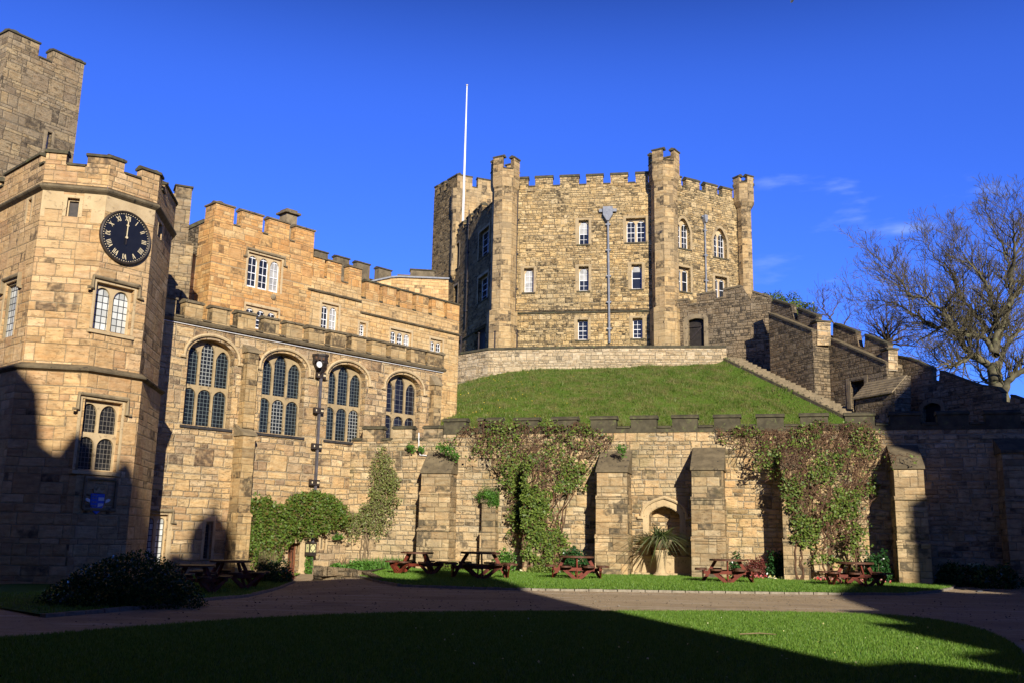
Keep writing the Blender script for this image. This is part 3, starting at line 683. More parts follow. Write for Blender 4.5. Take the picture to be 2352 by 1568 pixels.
# ================================================================== GREAT HALL RANGE
HO = CW.pt(sL, 0); HL = Plane(HO.x, HO.y, 47)
hall = thing('hall_range', HL.pt(-4, 0), 'sandstone hall with four tall arched traceried windows and a crenellated parapet', 'castle hall')
fh = Facade(HL, hall)
h2 = lambda x, y: ((560+x/2.24)/1.7415, (1100+y/2.24)/1.7415)
h4 = lambda x, y: ((600+x/1.4254)/1.7415, (1300+y/1.4254)/1.7415)
h3 = lambda x, y: ((600+x/1.809)/1.7415, (700+y/1.809)/1.7415)
h6 = lambda x, y: ((600+x/2.613)/1.7415, (1700+y/2.613)/1.7415)
HZ = lambda x, y: HL.sz(x, y)[1]; HS = lambda x, y: HL.sz(x, y)[0]
zstr = (HZ(475, 750)+HZ(1009, 853))/2
zcr = (HZ(475, 727)+HZ(960, 829))/2; zmt = (HZ(487, 700)+HZ(999, 809))/2
s_end = HS(1013, 930)+.02
zsill = (HZ(470, 979)+HZ(640, 994)+HZ(780, 1012))/3; zapex = (HZ(486, 780)+HZ(652, 808)+HZ(796, 836)+HZ(925, 859))/4; zspr = (HZ(488, 818)+HZ(657, 846)+HZ(800, 872))/3; ztrans = (HZ(475, 890)+HZ(640, 912))/2
W4 = [(426, 534, 890), (600, 699, 905), (752, 838, 930), (887, 965, 935)]
for i, (a, b, y) in enumerate(W4):
    mats = {0: {4: 'lead_white'}, 1: {1: 'lead_white'}, 2: {2: 'lead_white'}}.get(i)
    fh.window((HS(a, y), HS(b, y), zsill, zapex), 'round', 3, [0, (ztrans-zsill)/(zapex-zsill), 1], pane='lead_stained' if i == 3 else 'lead_lattice', rise=zapex-zspr, depth=.42, mw=.10, frame='ashlarm',
              hood='arch', sill='black', surround=0, head='pointed', light_mats=mats,
              label=['arched window nearest the clock tower', 'arched window between the buttress and the downpipe', 'arched window right of the downpipe', 'arched window at the far end with stained glass'][i])
# lower windows, slit and door
fh.window((HS(333, 1240), HS(382, 1240), HZ(360, 1298), HZ(360, 1180)), 'rect', 2, pane='lead_light', frame='ashlar', depth=.22, mw=.12, hood='label', head='round', surround=.2)
fh.window((HS(469, 1240), HS(487, 1240), HZ(478, 1284), HZ(478, 1198)), 'rect', 1, pane='lead_dim', frame='ashlar', depth=.25, head='round', surround=.12)
fh.window((HS(737, 1240), HS(748, 1240), HZ(742, 1262), HZ(742, 1215)), 'rect', 1, pane='lead_dim', frame='ashlar', depth=.2, head='rect', surround=.1)
fh.window((HS(336, 850)-.35, HS(336, 850)+.25, HZ(350, 1035), HZ(350, 960)), 'rect', 1, pane='lead_dim', frame='ashlar', depth=.2, head='rect', surround=.1)
d0, d1, dt = HS(660, 1290), HS(686, 1290), HZ(672, 1246)
fh.holes.append([(d0, -.4), (d1, -.4), (d1, dt), (d0, dt)])
s0h = HS(300, 850)
fh.wall([(s0h, -.6), (s_end, -.6), (s_end, zstr), (s0h, zstr)], .8, 'hall', mit=(0, .75))
g = MB(); g.prism([HL.pt(d0, -.4, -.3), HL.pt(d1, -.4, -.3), HL.pt(d1, dt, -.3), HL.pt(d0, dt, -.3)], -HL.n*.08); dr = g.build('door', 'doorb', hall)
g = MB()
for k in range(1, 4): g.box(HL.pt(d0+(d1-d0)*k/4, (dt)/2, -.29), HL.d*.012, Vector((0, 0, dt/2)), HL.n*.02)
g.build('door_rail', 'door', dr)
g = MB(); g.prism([HL.pt(d1, -.3, -.02), HL.pt(d1+.42, -.3, -.02), HL.pt(d1+.42, dt+.32, -.02), HL.pt(d0-.42, dt+.32, -.02), HL.pt(d0-.42, dt, -.02), HL.pt(d1, dt, -.02)], HL.n*.05); g.build('door_frame', 'ashlar', hall)
band(HL, d0-.5, d1+.5, dt+.32, .12, .14, 'ashlard', hall, 'door_hood')
# end wall and back of hall
pe = HL.pt(s_end, 0); HE = Plane(pe.x, pe.y, 137)
slab(MB(), HE, [(0.0, -.6), (7, -.6), (7, zstr), (0.0, zstr)], [], .75, 0, (.01, 0)).build('end_wall', 'hall', hall)
band(HL, s0h, s_end+.12, zstr, .22, .20, 'copeb', hall)
band(HE, -.12, 7, zstr, .22, .20, 'copeb', hall)
mer = [h2(400, 285)+h2(560, 300), h2(642, 340)+h2(803, 340), h2(872, 380)+h2(1033, 400), h2(1105, 420)+h2(1243, 430), h2(1308, 470)+h2(1450, 480)]
mer = [(a, c, b) for a, b, c, d in mer]
mer += [(709.6, 745, 745), (759, 794, 757), (807, 840, 768), (853, 886, 778), (897, 932, 790), (943, 976, 798), (981, 1012, 808)]
ms = [(HS(a, y+8), HS(b, y+8)) for a, b, y in mer]; L0 = ms[0][1]-ms[0][0]
ms = [(ms[0][0]-2.0*L0*1.55, ms[0][0]-2.0*L0*1.55+L0), (ms[0][0]-L0*1.52, ms[0][0]-L0*.52)]+ms
zcr -= .16; zmt += .04
parapet(HL, s0h, s_end+.05, zstr+.2, zcr, zmt-.12, ms, .45, 'quoin', 'copeb', hall, off=.05, mit=(0, .4))
pe2 = HL.pt(s_end+.05, 0, .05); HE2 = Plane(pe2.x, pe2.y, 137)
parapet(HE2, 0.0, 7, zstr+.2, zcr, zmt-.12, [(0.02, .9), (1.7, 2.7), (3.5, 4.5), (5.4, 6.4)], .45, 'quoin', 'copeb', hall, mit=(.01, 0))
g = MB(); g.tube([HL.pt(s0h, zcr-.28, .07), HL.pt((s0h+s_end)/2, zcr-.33, .07), HL.pt(s_end, zcr-.28, .07)], .018, 5); g.build('cable', 'white', hall)
# lead roof deck behind the parapet
g = MB(); g.prism([HL.pt(s0h, zstr+.1, -.5), HL.pt(s_end-.4, zstr+.1, -.5), HL.pt(s_end-.4, zstr+.1, -6.9), HL.pt(s0h, zstr+.1, -6.9)], (0, 0, .08)); g.build('roof', 'lead', hall)
# buttresses on the hall
b0, b1 = buttress(HL, 565, 590, HZ(585, 794), HZ(585, 811), .45, [], hall, 880, 'quoin', 'ashlard', zbase=HZ(570, 985))
buttress(HL, 553, 581, HZ(570, 975), HZ(570, 1000), .75, [(HZ(560, 1180), .85, .03), (HZ(560, 1290), .95, .06)], hall, 1080, 'quoin', 'ashlard')
buttress(HL, 996, 1012, HZ(1005, 862), HZ(1005, 884), .35, [], hall, 930, 'quoin', 'ashlard')
# downpipe with ornate hopper head
P3 = lambda x, y, o=.16: HL.pt(*HL.shift(o).sz(x, y), o)
g = MB(); g.bar(P3(738, 850), P3(713, 1335), .11, .11, HL.n); dp = g.build('downpipe', 'leaddark', hall)
hp = P3(735, 832, .2)
g = MB(); g.lathe((0, 0, 0), [(.10, -.55), (.16, -.45), (.20, -.3), (.36, -.05), (.38, .25), (.42, .3), (.42, .38), (.30, .38)], 8)
g.v = [tuple(hp+Vector(v)) for v in g.v]; hh_ = g.build('hopper_head', 'iron', dp)
c_ = P3(733, 836, .62); g = MB(); g.prism([c_+HL.d*(.15*math.cos(a*math.pi/8))+Vector((0, 0, .15*math.sin(a*math.pi/8))) for a in range(16)], HL.n*.03); g.build('roundel', 'white', hh_)
for a in (-.2, 0, .2):
    c2 = P3(735, 822, .62)+HL.d*a; g = MB(); g.box(c2, HL.d*.05, Vector((0, 0, .06)), HL.n*.015); g.build('shield', 'vine', hh_)
for y, x in ((861, 737), (942, 731.5), (1024, 727), (1107, 722), (1190, 718)):
    c2 = P3(x, y, .18); g = MB(); g.box(c2, HL.d*.27, Vector((0, 0, .13)), HL.n*.07); br = g.build('bracket', 'iron', dp)
    g = MB()
    for a in (-.17, .13, .2): g.box(c2+HL.d*a+HL.n*.075, HL.d*.025, Vector((0, 0, .045)), HL.n*.01)
    g.build('gilt_mark', 'gilt', br)
# lantern fixed beside the door
lc = P3(714, 1257, .30)
lan = thing('wall_lantern', lc, 'small square lantern with yellow leaded panes beside the hall door', 'lantern')
lc2 = lc
g = MB(); g.box(lc, HL.d*.17, HL.n*.15, Vector((0, 0, .19))); g.build('lantern_glass', 'lampglass', lan)
g = MB()
for a in (-1, 1):
    for b in (-1, 1): g.box(lc+HL.d*.175*a+HL.n*.155*b, HL.d*.02, HL.n*.02, Vector((0, 0, .22)))
    g.bar(lc+HL.n*.16-HL.d*.165+Vector((0, 0, 0)), lc+HL.n*.16+Vector((0, 0, .19*a)), .02, .02); g.bar(lc+HL.n*.16+HL.d*.165, lc+HL.n*.16+Vector((0, 0, .19*a)), .02, .02)
g.box(lc+Vector((0, 0, .22)), HL.d*.2, HL.n*.18, Vector((0, 0, .035))); g.box(lc+Vector((0, 0, -.27)), HL.d*.2, HL.n*.18, Vector((0, 0, .08))); g.build('lantern_frame', 'iron', lan)
# ================================================================== UPPER ORANGE RANGE behind the hall
UP = HL.shift(-5.0)
ur = thing('upper_range', UP.pt(-2, 8), 'stepped orange sandstone range with white sash windows rising above the hall', 'castle building')
fu = Facade(UP, ur, h3)
US = lambda x, y: UP.sz(*h3(x, y))
zA = (US(560, 238)[1]+US(735, 285)[1]+US(940, 345)[1]+US(1130, 405)[1])/4; zAc = (US(640, 350)[1]+US(840, 410)[1]+US(1035, 472)[1])/3
zB = (US(1330, 650)[1]+US(1490, 690)[1])/2; zBc = (US(1225, 612)[1]+US(1290, 728)[1])/2
zB = US(1490, 688)[1]; zBc = US(1415, 765)[1]; zB1 = US(1225, 612)[1]
zC = (US(1610, 800)[1]+US(1860, 872)[1]+US(2190, 960)[1])/3; zCc = (US(1680, 905)[1]+US(1910, 965)[1]+US(2145, 1025)[1])/3
sA0 = US(440, 650)[0]; sA1 = US(1183, 520)[0]; sB1 = US(1530, 800)[0]; sC1 = US(2238, 1060)[0]
PA = UP.shift(.0)
zC += .22; zCc -= .12; zB += .12; zBc -= .12; zA += .08; zAc -= .12
def sw(x0, x1, yt, yb, **k): fu.window(fu.rect(x0, x1, yt, yb), 'rect', head='round', frame='gold' if 0 else 'ashlar', depth=.18, mw=.12, sash=True, surround=.13, **k)
sw(705, 948, 585, 835, lights=3, bars=(2, 4), blind=None, hood='label', light_mats={2: 'blind'})
sw(688, 925, 960, 1120, lights=3, bars=(2, 4))
sw(1238, 1362, 935, 1140, lights=2, bars=(2, 4), light_mats={1: 'blind'})
zlow = 4.0
# three bays, each its own wall sheet
def bay(s0, s1, holes_in, outer, mat, mit=(0, 0)):
    hs = [h for h in fu.holes if s0 < h[0][0] < s1]
    slab(MB(), UP, outer, hs, .8, 0, mit).build('wall', mat, ur)
mA = [(sA0, US(612, 260)[0])]+[tuple(US(x, y)[0] for x in q) for q, y in [((662, 820), 300), ((862, 1012), 360), ((1052, 1192), 420)]]
sA1 = mA[-1][1]
bay(sA0, sA1, 0, [(sA0, zlow), (sA1, zlow), (sA1, zAc-.15), (sA0, zAc-.15)], 'orange', (.8, 0))
parapet(UP, sA0, sA1, zAc-.149, zAc, zA, mA, .45, 'orange', 'copeb', ur, off=0, mit=(.45, .45))
sw(1515, 1562, 1070, 1170, lights=1, bars=(2, 4))
sw(1740, 1890, 1125, 1262, lights=3, bars=(2, 4), light_mats={2: 'blind'})
sw(2028, 2115, 1190, 1330, lights=2, bars=(2, 4))
mB = [tuple(US(x, 700)[0] for x in q) for q in [(1282, 1385), (1440, 1533)]]
mB = [(sA1+.01, sA1+.5)]+mB; 
bay(sA1+.001, sB1, 0, [(sA1+.001, zlow), (sB1, zlow), (sB1, zBc-.12), (sA1+.001, zBc-.12)], 'gold')
parapet(UP, sA1+.001, sB1, zBc-.119, zBc, zB, [(sA1+.05, US(1265, 640)[0])]+mB[1:], .45, 'orange', 'copeb', ur)
mC = [tuple(US(x, y)[0] for x in q) for q, y in [((1565, 1660), 830), ((1688, 1782), 865), ((1810, 1898), 900), ((1928, 2015), 925), ((2042, 2130), 955), ((2150, 2238), 990)]]
bay(sB1+.001, sC1, 0, [(sB1+.001, zlow), (sC1, zlow), (sC1, zCc-.12), (sB1+.001, zCc-.12)], 'gold', (0, .75))
parapet(UP, sB1+.001, sC1, zCc-.119, zCc, zC, mC, .45, 'orange', 'cope', ur, mit=(0, .4))
band(UP, US(1140, 830)[0], sB1, US(1340, 878)[1], .14, .14, 'copeb', ur)
band(UP, sB1+.01, sC1+.08, (US(1600, 1012)[1]+US(2150, 1150)[1])/2, .14, .14, 'copeb', ur)
# side walls of the blocks
pa = UP.pt(sA0, 0); SA = Plane(pa.x, pa.y, -43)          # faces left
slab(MB(), SA, [(-1.5, zlow), (0, zlow), (0, zAc-.15), (-1.5, zAc-.15)], [], .75, 0, (0, .74)).build('side_wall', 'orange', ur)
parapet(SA, -1.5, -.0, zAc-.149, zAc, zA, [(-1.0, 0)], .44, 'orange', 'copeb', ur, mit=(0, .44), sills=False)
for s_, z1_, mt in ((sA1, zAc-.15, 'orange'), (sC1, zCc-.12, 'gold')):
    pb = UP.pt(s_, 0); SB = Plane(pb.x, pb.y, 137)
    slab(MB(), SB, [(0.0, zlow), (8, zlow), (8, z1_), (0.0, z1_)], [], .7, -.001, (.69, 0)).build('side_wall', mt, ur)
# chimney stack on block A
cc = UP.shift(-3); c0 = cc.sz(*h3(1000, 330)); pc = cc.pt(*c0)
g = MB(); g.box(pc-Vector((0, 0, 1.0)), UP.d*.36, UP.n*.36, Vector((0, 0, 1.3))); ch_ = g.build('chimney', 'ashlard', ur)
g = MB(); g.prism([pc+UP.d*a+UP.n*b+Vector((0, 0, .30)) for a, b in ((-.52, -.52), (.52, -.52), (.52, .52), (-.52, .52))], (0, 0, .12)); g.prism([pc+UP.d*a+UP.n*b+Vector((0, 0, .42)) for a, b in ((-.36, -.36), (.36, -.36), (.36, .36), (-.36, .36))], (0, 0, .16)); g.build('chimney_cap', 'copeb', ch_)
# small carved stone
g = MB(); q = US(890, 885); g.lathe((0, 0, 0), [(.10, 0), (.16, .02), (.16, .06), (.05, .12)], 10); g.v = [tuple(UP.pt(q[0]+v[0], q[1]+v[1], v[2])) for v in g.v]; g.build('carved_head', 'ashlard', ur)
# grey piece of wall left of block A, with its own battlement and the gable end behind it
GP = UP.shift(-1.5); GS = lambda x, y: GP.sz(*h3(x, y))
gw = thing('link_wall', GP.pt(-9, 8), 'short ashlar wall with one dark merlon between the clock tower and the orange block', 'castle wall')
fg = Facade(GP, gw, h3)
fg.window(fg.rect(85, 195, 845, 1010), 'rect', 2, head='round', depth=.16, sash=True, bars=(2, 4), surround=.13)
gz0 = GS(300, 700)[1]; sG0 = GS(-60, 700)[0]; sG1 = GS(412, 700)[0]+.6
fg.wall([(sG0, zlow), (sG1, zlow), (sG1, GS(210, 690)[1]), (sG0, GS(210, 690)[1])], .7, 'hall')
parapet(GP, sG0, sG1, GS(210, 690)[1]+.001, GS(210, 650)[1], GS(320, 600)[1]+.1, [(sG0, GS(170, 600)[0]), (GS(262, 640)[0], sG1)], .45, 'ashlard', 'copeb', gw)
GB = UP.shift(-3.4); bs = lambda x, y: GB.sz(*h3(x, y))
g = MB(); slab(g, GB, [(bs(215, 500)[0], zlow), (bs(470, 500)[0], zlow), (bs(470, 300)[0], bs(380, 335)[1]+.5), (bs(380, 335)[0], bs(380, 335)[1]), (bs(222, 410)[0], bs(222, 410)[1])], [], .6)
gb = g.build('gable', 'grey', gw)
g = MB(); g.bar(GB.pt(*bs(215, 412), -.3), GB.pt(*bs(392, 328), -.3), .16, .75, GB.n); g.build('coping', 'cope', gb)
# square grey stair turret just behind the clock tower
TT = Plane(*aty(398, 560, 43).xy, 25)
tt = thing('square_turret', TT.pt(0, 10), 'slim square grey turret with capped corners just behind the clock tower', 'turret')
ta, tb = TT.sz(398, 500)[0]-1.2, TT.sz(436, 500)[0]; tz = TT.sz(418, 448)[1]
g = MB(); g.prism([TT.pt(ta, zstr-2, 0), TT.pt(tb, zstr-2, 0), TT.pt(tb, tz, 0), TT.pt(ta, tz, 0)], -TT.n*2.4); g.build('shaft', 'greytower', tt)
g = MB(); zz = TT.sz(418, 560)[1]; g.prism([TT.pt(ta-.25, zstr-2, .25), TT.pt(tb+.25, zstr-2, .25), TT.pt(tb+.25, zz, .25), TT.pt(ta-.25, zz, .25)], -TT.n*2.9); g.build('lower_shaft', 'greytower', tt)
w_ = (tb-ta)
for a, b in ((ta, ta+w_*.42), (tb-w_*.38, tb)):
    for o in (0, -1.6):
        g = MB(); g.prism([TT.pt(a, tz+.001, o), TT.pt(b, tz+.001, o), TT.pt(b, tz+.42, o), TT.pt(a, tz+.42, o)], -TT.n*.8); mm = g.build('merlon', 'greytower', tt)
        coping(TT, a, b, tz+.42, .8, o, 'cope', mm, h=.12)
# rear range: rubble gable and dark merlons seen over the stepped range
RP = UP.shift(-6); RS = lambda x, y: RP.sz(*h3(x, y))
rr_ = thing('rear_range', RP.pt(4, 8), 'rubble wall with a sloping lead edge and five dark merlons behind the stepped range', 'castle building')
zr = RS(1600, 722)[1]; mR = [tuple(RS(x, y)[0] for x in q) for q, y in [((1195, 1288), 590), ((1350, 1443), 632), ((1498, 1592), 670), ((1655, 1748), 705)]]
RPf = RP.shift(0)
slab(MB(), RP, [(RS(1150, 650)[0], zlow), (RS(1800, 700)[0], zlow), (RS(1800, 700)[0], RS(1395, 600)[1]-1.251), (RS(1150, 650)[0], RS(1395, 600)[1]-1.251)], [], .6).build('wall', 'ashlard', rr_)
zt2 = RS(1395, 600)[1]; zc2 = zt2-.95
parapet(RP, RS(1150, 650)[0], RS(1800, 700)[0], zc2-.30, zc2, zt2, mR, .45, 'copeb', 'cope', rr_)
RQ = Plane(*aty(*h3(1540, 800), 58.5).xy, 8); rq = lambda x, y: RQ.sz(*h3(x, y))
g = MB(); slab(g, RQ, [(rq(1540, 800)[0], zlow), (rq(2200, 800)[0], zlow), (rq(2160, 748)[0], rq(2160, 756)[1]), (rq(1800, 740)[0], rq(1800, 742)[1]), (rq(1740, 742)[0], rq(1740, 744)[1]), (rq(1540, 782)[0], rq(1540, 788)[1])], [], .7); rg = g.build('rubble_gable', 'gold', rr_)
g = MB()
for a, b in (((1538, 786), (1742, 742)), ((1742, 742), (1800, 738)), ((1800, 738), (2165, 752))): g.bar(RQ.pt(*rq(*a), -.3), RQ.pt(*rq(*b), -.3), .10, .85, RQ.n)
g.build('lead_edge', 'lead', rg)
RD = RQ.shift(-2.5); rd = lambda x, y: RD.sz(*h3(x, y))
g = MB(); slab(g, RD, cren(rd(1790, 730)[0], rd(2065, 730)[0], zlow, rd(1850, 722)[1], rd(1960, 690)[1], [(rd(1885, 700)[0], rd(2060, 700)[0])]), [], .6); mq = g.build('back_battlement', 'copeb', rr_)
coping(RD, rd(1885, 700)[0], rd(2060, 700)[0], rd(1960, 690)[1], .6, 0, 'cope', mq)
# ================================================================== CLOCK TOWER
def t1(x, y): return (x/3.0345, (600+y/1.7425)/1.7415)
def t3(x, y): return (x/1.9505, (1100+y/1.12)/1.7415)
ct = thing('clock_tower', (-15.5, 34.5, 0), 'honey stone polygonal tower with a big black clock and mullioned windows', 'clock tower')
zk_ = 13.28
cor = [atz(*t1(15, 402), zk_).xy, atz(*t1(303, 252), zk_).xy, atz(*t1(748, 290), zk_).xy, atz(*t1(1085, 397), zk_).xy, atz(*t1(1205, 512), zk_).xy]
cor = [Vector(c) for c in cor]; cor[4] = Vector((-13.70, 36.8))
dA = (cor[0]-cor[1]).normalized(); cor[0] = cor[1]+dA*4.4
cor += [Vector((-16.2, 41.0)), Vector((-20.5, 39.0))]
def plane_of(a, b): 
    return Plane(a.x, a.y, math.degrees(math.atan2(b.y-a.y, b.x-a.x))), (b-a).length
def grow(pts, d):
    """outline pushed outward by d"""
    n = len(pts); o = []
    for i in range(n):
        a, b, c = pts[i-1], pts[i], pts[(i+1) % n]
        n1 = Vector(((b-a).y, -(b-a).x)).normalized(); n2 = Vector(((c-b).y, -(c-b).x)).normalized()
        k = (n1+n2).normalized(); o.append(b+k*d/max(.4, k.dot(n1)))
    return o
TP = plane_of(cor[2], cor[3])[0]; TPB = plane_of(cor[1], cor[2])[0]
lowc = grow(cor, .14)
zmid = plane_of(lowc[1], lowc[2])[0].sz(*t3(285, 412))[1]
zcrt = TPB.sz(*t1(540, 112))[1]; zmrt = TPB.sz(*t1(690, 28))[1]-.12
faces_u = []
for i in range(len(cor)):
    pl, L = plane_of(cor[i], cor[(i+1) % len(cor)]); faces_u.append((Facade(pl, ct, t1), L))
lf = []
for i in range(len(lowc)):
    pl, L = plane_of(lowc[i], lowc[(i+1) % len(lowc)]); lf.append((Facade(pl, ct, t3), L))
fA, fB, fC, fD = [faces_u[i][0] for i in range(4)]
fB.window(fB.rect(463, 551, 337, 467), 'rect', 1, head='rect', depth=.2, pane='iron', frame='ashlar', surround=.12)
fA.window(fA.rect(188, 214, 352, 502), 'rect', 1, head='rect', depth=.2, pane='lead', frame='ashlar', surround=.12)
fD.window(fD.rect(1102, 1128, 505, 620), 'rect', 1, head='rect', depth=.2, pane='lead', frame='ashlar', surround=.08)
fC.window(fC.rect(655, 925, 945, 1272), 'rect', 2, head='round', depth=.24, mw=.10, pane='lead_light', frame='ashlar', surround=.10, hood='label', sill='ashlar', label='upper two-light window under the clock')
fA.window(fA.rect(20, 108, 930, 1300), 'rect', 1, head='rect', depth=.15, pane='lead_light', frame='ashlard', surround=.12, hood='label')
lf[2][0].window(lf[2][0].rect(352, 535, 560, 875), 'rect', 2, tiers=[0, .49, 1], head='round', depth=.24, mw=.09, pane='lead_dim', frame='ashlar', surround=.10, hood='label', sill='ashlar', label='lower transomed window half in shade')
for i, (f, L) in enumerate(faces_u): f.wall([(0, zmid+.1), (L, zmid+.1), (L, zk_-.12), (0, zk_-.12)], .5, 'tower', mit=(.25, .25))
for i, (f, L) in enumerate(lf): f.wall([(0, -.5), (L, -.5), (L, zmid-.08), (0, zmid-.08)], .5, 'tower', mit=(.25, .25))
def ring(pts, zb, prof, mat, parent, name):
    """moulding all round an outline: prof = [(out, dz)]"""
    mb = MB(); n = len(pts); rows = [[(p.x, p.y, zb+dz) for p in grow(pts, o)] for o, dz in prof]
    vs = [v for r in rows for v in r]; fs = []
    for k in range(len(rows)-1):
        for i in range(n): j = (i+1) % n; fs.append((k*n+i, k*n+j, (k+1)*n+j, (k+1)*n+i))
    fs.append(tuple(reversed(range(n)))); fs.append(tuple((len(rows)-1)*n+i for i in range(n)))
    return mb.add(vs, fs).build(name, mat, parent)
ring(cor, zk_-.12, [(.0, -.04), (.13, .05), (.17, .10), (.15, .17), (.02, .24)], 'copeb', ct, 'string_course')
ring(cor, zmid-.08, [(.14, -.06), (.28, 0), (.30, .05), (.14, .16), (.01, .22)], 'copeb', ct, 'string_course')
# creamy repaired ashlar course under the parapet
for i, (f, L) in enumerate(faces_u[:4]):
    sl_ = MB(); hs = [h for h in f.holes if h[2][1] > zk_-1.2]
    if i in (0, 3) : continue
    if not hs: slab(sl_, f.pl, [(0, zk_-.72), (L, zk_-.72), (L, zk_-.13), (0, zk_-.13)], [], .012, .012)
    else:
        w0, w1 = min(p[0] for p in hs[0])-.13, max(p[0] for p in hs[0])+.13
        slab(sl_, f.pl, [(0.0, zk_-1.1), (w0-.55, zk_-1.1), (w0-.55, zk_-.8), (w0, zk_-.8), (w0, zk_-.13), (0.0, zk_-.13)], [], .012, .012); sl_.build('ashlar_course', 'ashlar', ct); sl_ = MB(); slab(sl_, f.pl, [(w1, zk_-.72), (L-.45, zk_-.72), (L-.45, zk_-1.2), (L, zk_-1.2), (L, zk_-.13), (w1, zk_-.13)], [], .012, .012)
    if sl_.v: sl_.build('ashlar_course', 'ashlar', ct)
def frac(pl, L, lo): return [(max(0, a), min(L, b)) for a, b in lo]
mers = {0: [tuple(fA.xy(x, y)[0] for x in q) for q, y in [((45, 150), 190), ((157, 285), 130)]], 1: [(-.0, fB.xy(470, 60)[0]), (fB.xy(618, 60)[0], 9)], 2: [(0, fC.xy(868, 110)[0]), (fC.xy(990, 160)[0], 9)], 3: [(0, .45), (1.0, 9)]}
par = grow(cor, .04)
for i in range(len(par)):
    pl, L = plane_of(par[i], par[(i+1) % len(par)])
    mm = mers.get(i, [(0, .8), (1.6, 2.6), (3.2, L)])
    if i == 0: mm = mm+[(L-.35, L)]
    if i == 0: mm = [(a, b) for a, b in mm if b > .2]; mm = [mm[0], (mm[1][0], mm[1][1])]
    mm = frac(pl, L, mm); mm = [(a, b) for a, b in mm if b-a > .12]
    parapet(pl, 0, L, zk_+.13, zcrt, zmrt, mm, .34, 'tower', 'cope', ct, mit=(.2, .2), ch=.15)
g = MB(); cen = cor[2].lerp(cor[5], .5); g.v = [(p.x, p.y, zk_+.1) for p in grow(cor, -.2)]; g.f = [tuple(range(len(cor)))]; g.prism([Vector((p.x, p.y, zk_+.02)) for p in grow(cor, -.2)], (0, 0, .06)) if 0 else None; g.build('roof', 'lead', ct)
# clock
CP = TP; cs, cz = CP.sz(286.5, 546); 
zt1 = CP.sz(*t1(883, 437))[1]; zt2_ = CP.sz(*t1(855, 797))[1]; cz = (zt1+zt2_)/2; Rc = (zt1-zt2_)/2; cs = CP.sz(*t1(869, 615))[0]
def disc(mb, pl, s, z, r, o0, o1, n=48): mb.prism([pl.pt(s+r*math.cos(2*math.pi*k/n), z+r*math.sin(2*math.pi*k/n), o0) for k in range(n)], pl.n*(o1-o0))
g = MB(); disc(g, CP, cs, cz, Rc*.965, 0, .09); clk = g.build('clock', 'clockblack', ct)
g = MB(); path = [(cs+Rc*.975*math.cos(2*math.pi*k/48), cz+Rc*.975*math.sin(2*math.pi*k/48)) for k in range(48)]; ribbon(g, CP, path, .045, 0, .14, True); g.build('rim', 'iron', clk)
def stroke(a, b, w, o=.094, t=.012):
    a, b = Vector(a), Vector(b); d = (b-a).normalized(); q = Vector((-d.y, d.x))*w/2
    g.prism([CP.pt(cs+p.x, cz+p.y, o) for p in (a-q, b-q, b+q, a+q)], CP.n*t)
num = ['XII', 'I', 'II', 'III', 'IIII', 'V', 'VI', 'VII', 'VIII', 'IX', 'X', 'XI']
for hgt, tx in enumerate(num):
    g = MB(); a = math.pi/2-hgt*math.pi/6; up = Vector((math.cos(a), math.sin(a))); rt = Vector((up.y, -up.x)); H = Rc*.19; W = {'I': .055*Rc, 'V': .115*Rc, 'X': .125*Rc}
    tot = sum(W[c] for c in tx); x = -tot/2; c0 = up*Rc*.735
    for ch in tx:
        w = W[ch]; L_ = lambda u, v: c0+rt*(x+u*w)+up*v*H
        if ch == 'I': stroke(L_(.5, -.5), L_(.5, .5), .024*Rc)
        elif ch == 'V': stroke(L_(.12, .5), L_(.5, -.5), .030*Rc); stroke(L_(.88, .5), L_(.5, -.5), .014*Rc)
        else: stroke(L_(.12, .5), L_(.88, -.5), .030*Rc); stroke(L_(.88, .5), L_(.12, -.5), .014*Rc)
        x += w
    g.build('numeral', 'gilt', clk)
g = MB()
for k in range(60):
    a = 2*math.pi*k/60; v = Vector((math.cos(a), math.sin(a))); stroke(v*Rc*.885, v*Rc*(.915), .022*Rc if k % 5 else .035*Rc)
mt_ = g.build('minute_track', 'gilt', clk); mt_['kind'] = 'stuff'
g = MB(); stroke((0, -.02), (.012*Rc, Rc*.62), .028*Rc, .115); stroke((.012*Rc-.055*Rc, Rc*.47), (.01*Rc+.05*Rc, Rc*.47), .05*Rc, .115)
g.build('hour_hand', 'gilt', clk)
g = MB(); stroke((0, 0), (.02*Rc, Rc*.80), .02*Rc, .13); disc(g, CP, cs, cz, .045*Rc, .11, .15, 16); g.build('minute_hand', 'gilt', clk)
g = MB(); stroke((0, 0), (-.01*Rc, -Rc*.28), .035*Rc, .13); g.build('counterweight', 'iron', clk)
# coat of arms
LP_ = lf[2][0].pl; L3 = lambda x, y: LP_.sz(*t3(x, y))
g = MB(); a0, z0_ = L3(368, 1045); a1, z1_ = L3(523, 915); pth = [(a0, z0_), (a0, z1_), (a1, z1_), (a1, z0_), (a0, z0_)]; ribbon(g, LP_, pth, .05, 0, .1); arms = g.build('coat_of_arms', 'ashlard', ct)
sc_, sz_ = L3(432, 1015); hw = .24; 
def shp(pts, o, t, mat, nm): g = MB(); g.prism([LP_.pt(sc_+x, sz_+z, o) for x, z in pts], LP_.n*t); g.build(nm, mat, arms)
shp([(0, -.40), (.12, -.30), (hw, -.08), (hw, .28), (-hw, .28), (-hw, -.08), (-.12, -.30)], .01, .05, 'blue', 'shield')
shp([(.02, .05), (hw-.02, .05), (hw-.02, .16), (.02, .16)], .061, .012, 'white', 'quarter'); shp([(.02, -.16), (hw-.06, -.12), (hw-.02, -.04), (.02, -.04)], .061, .012, 'white', 'quarter')
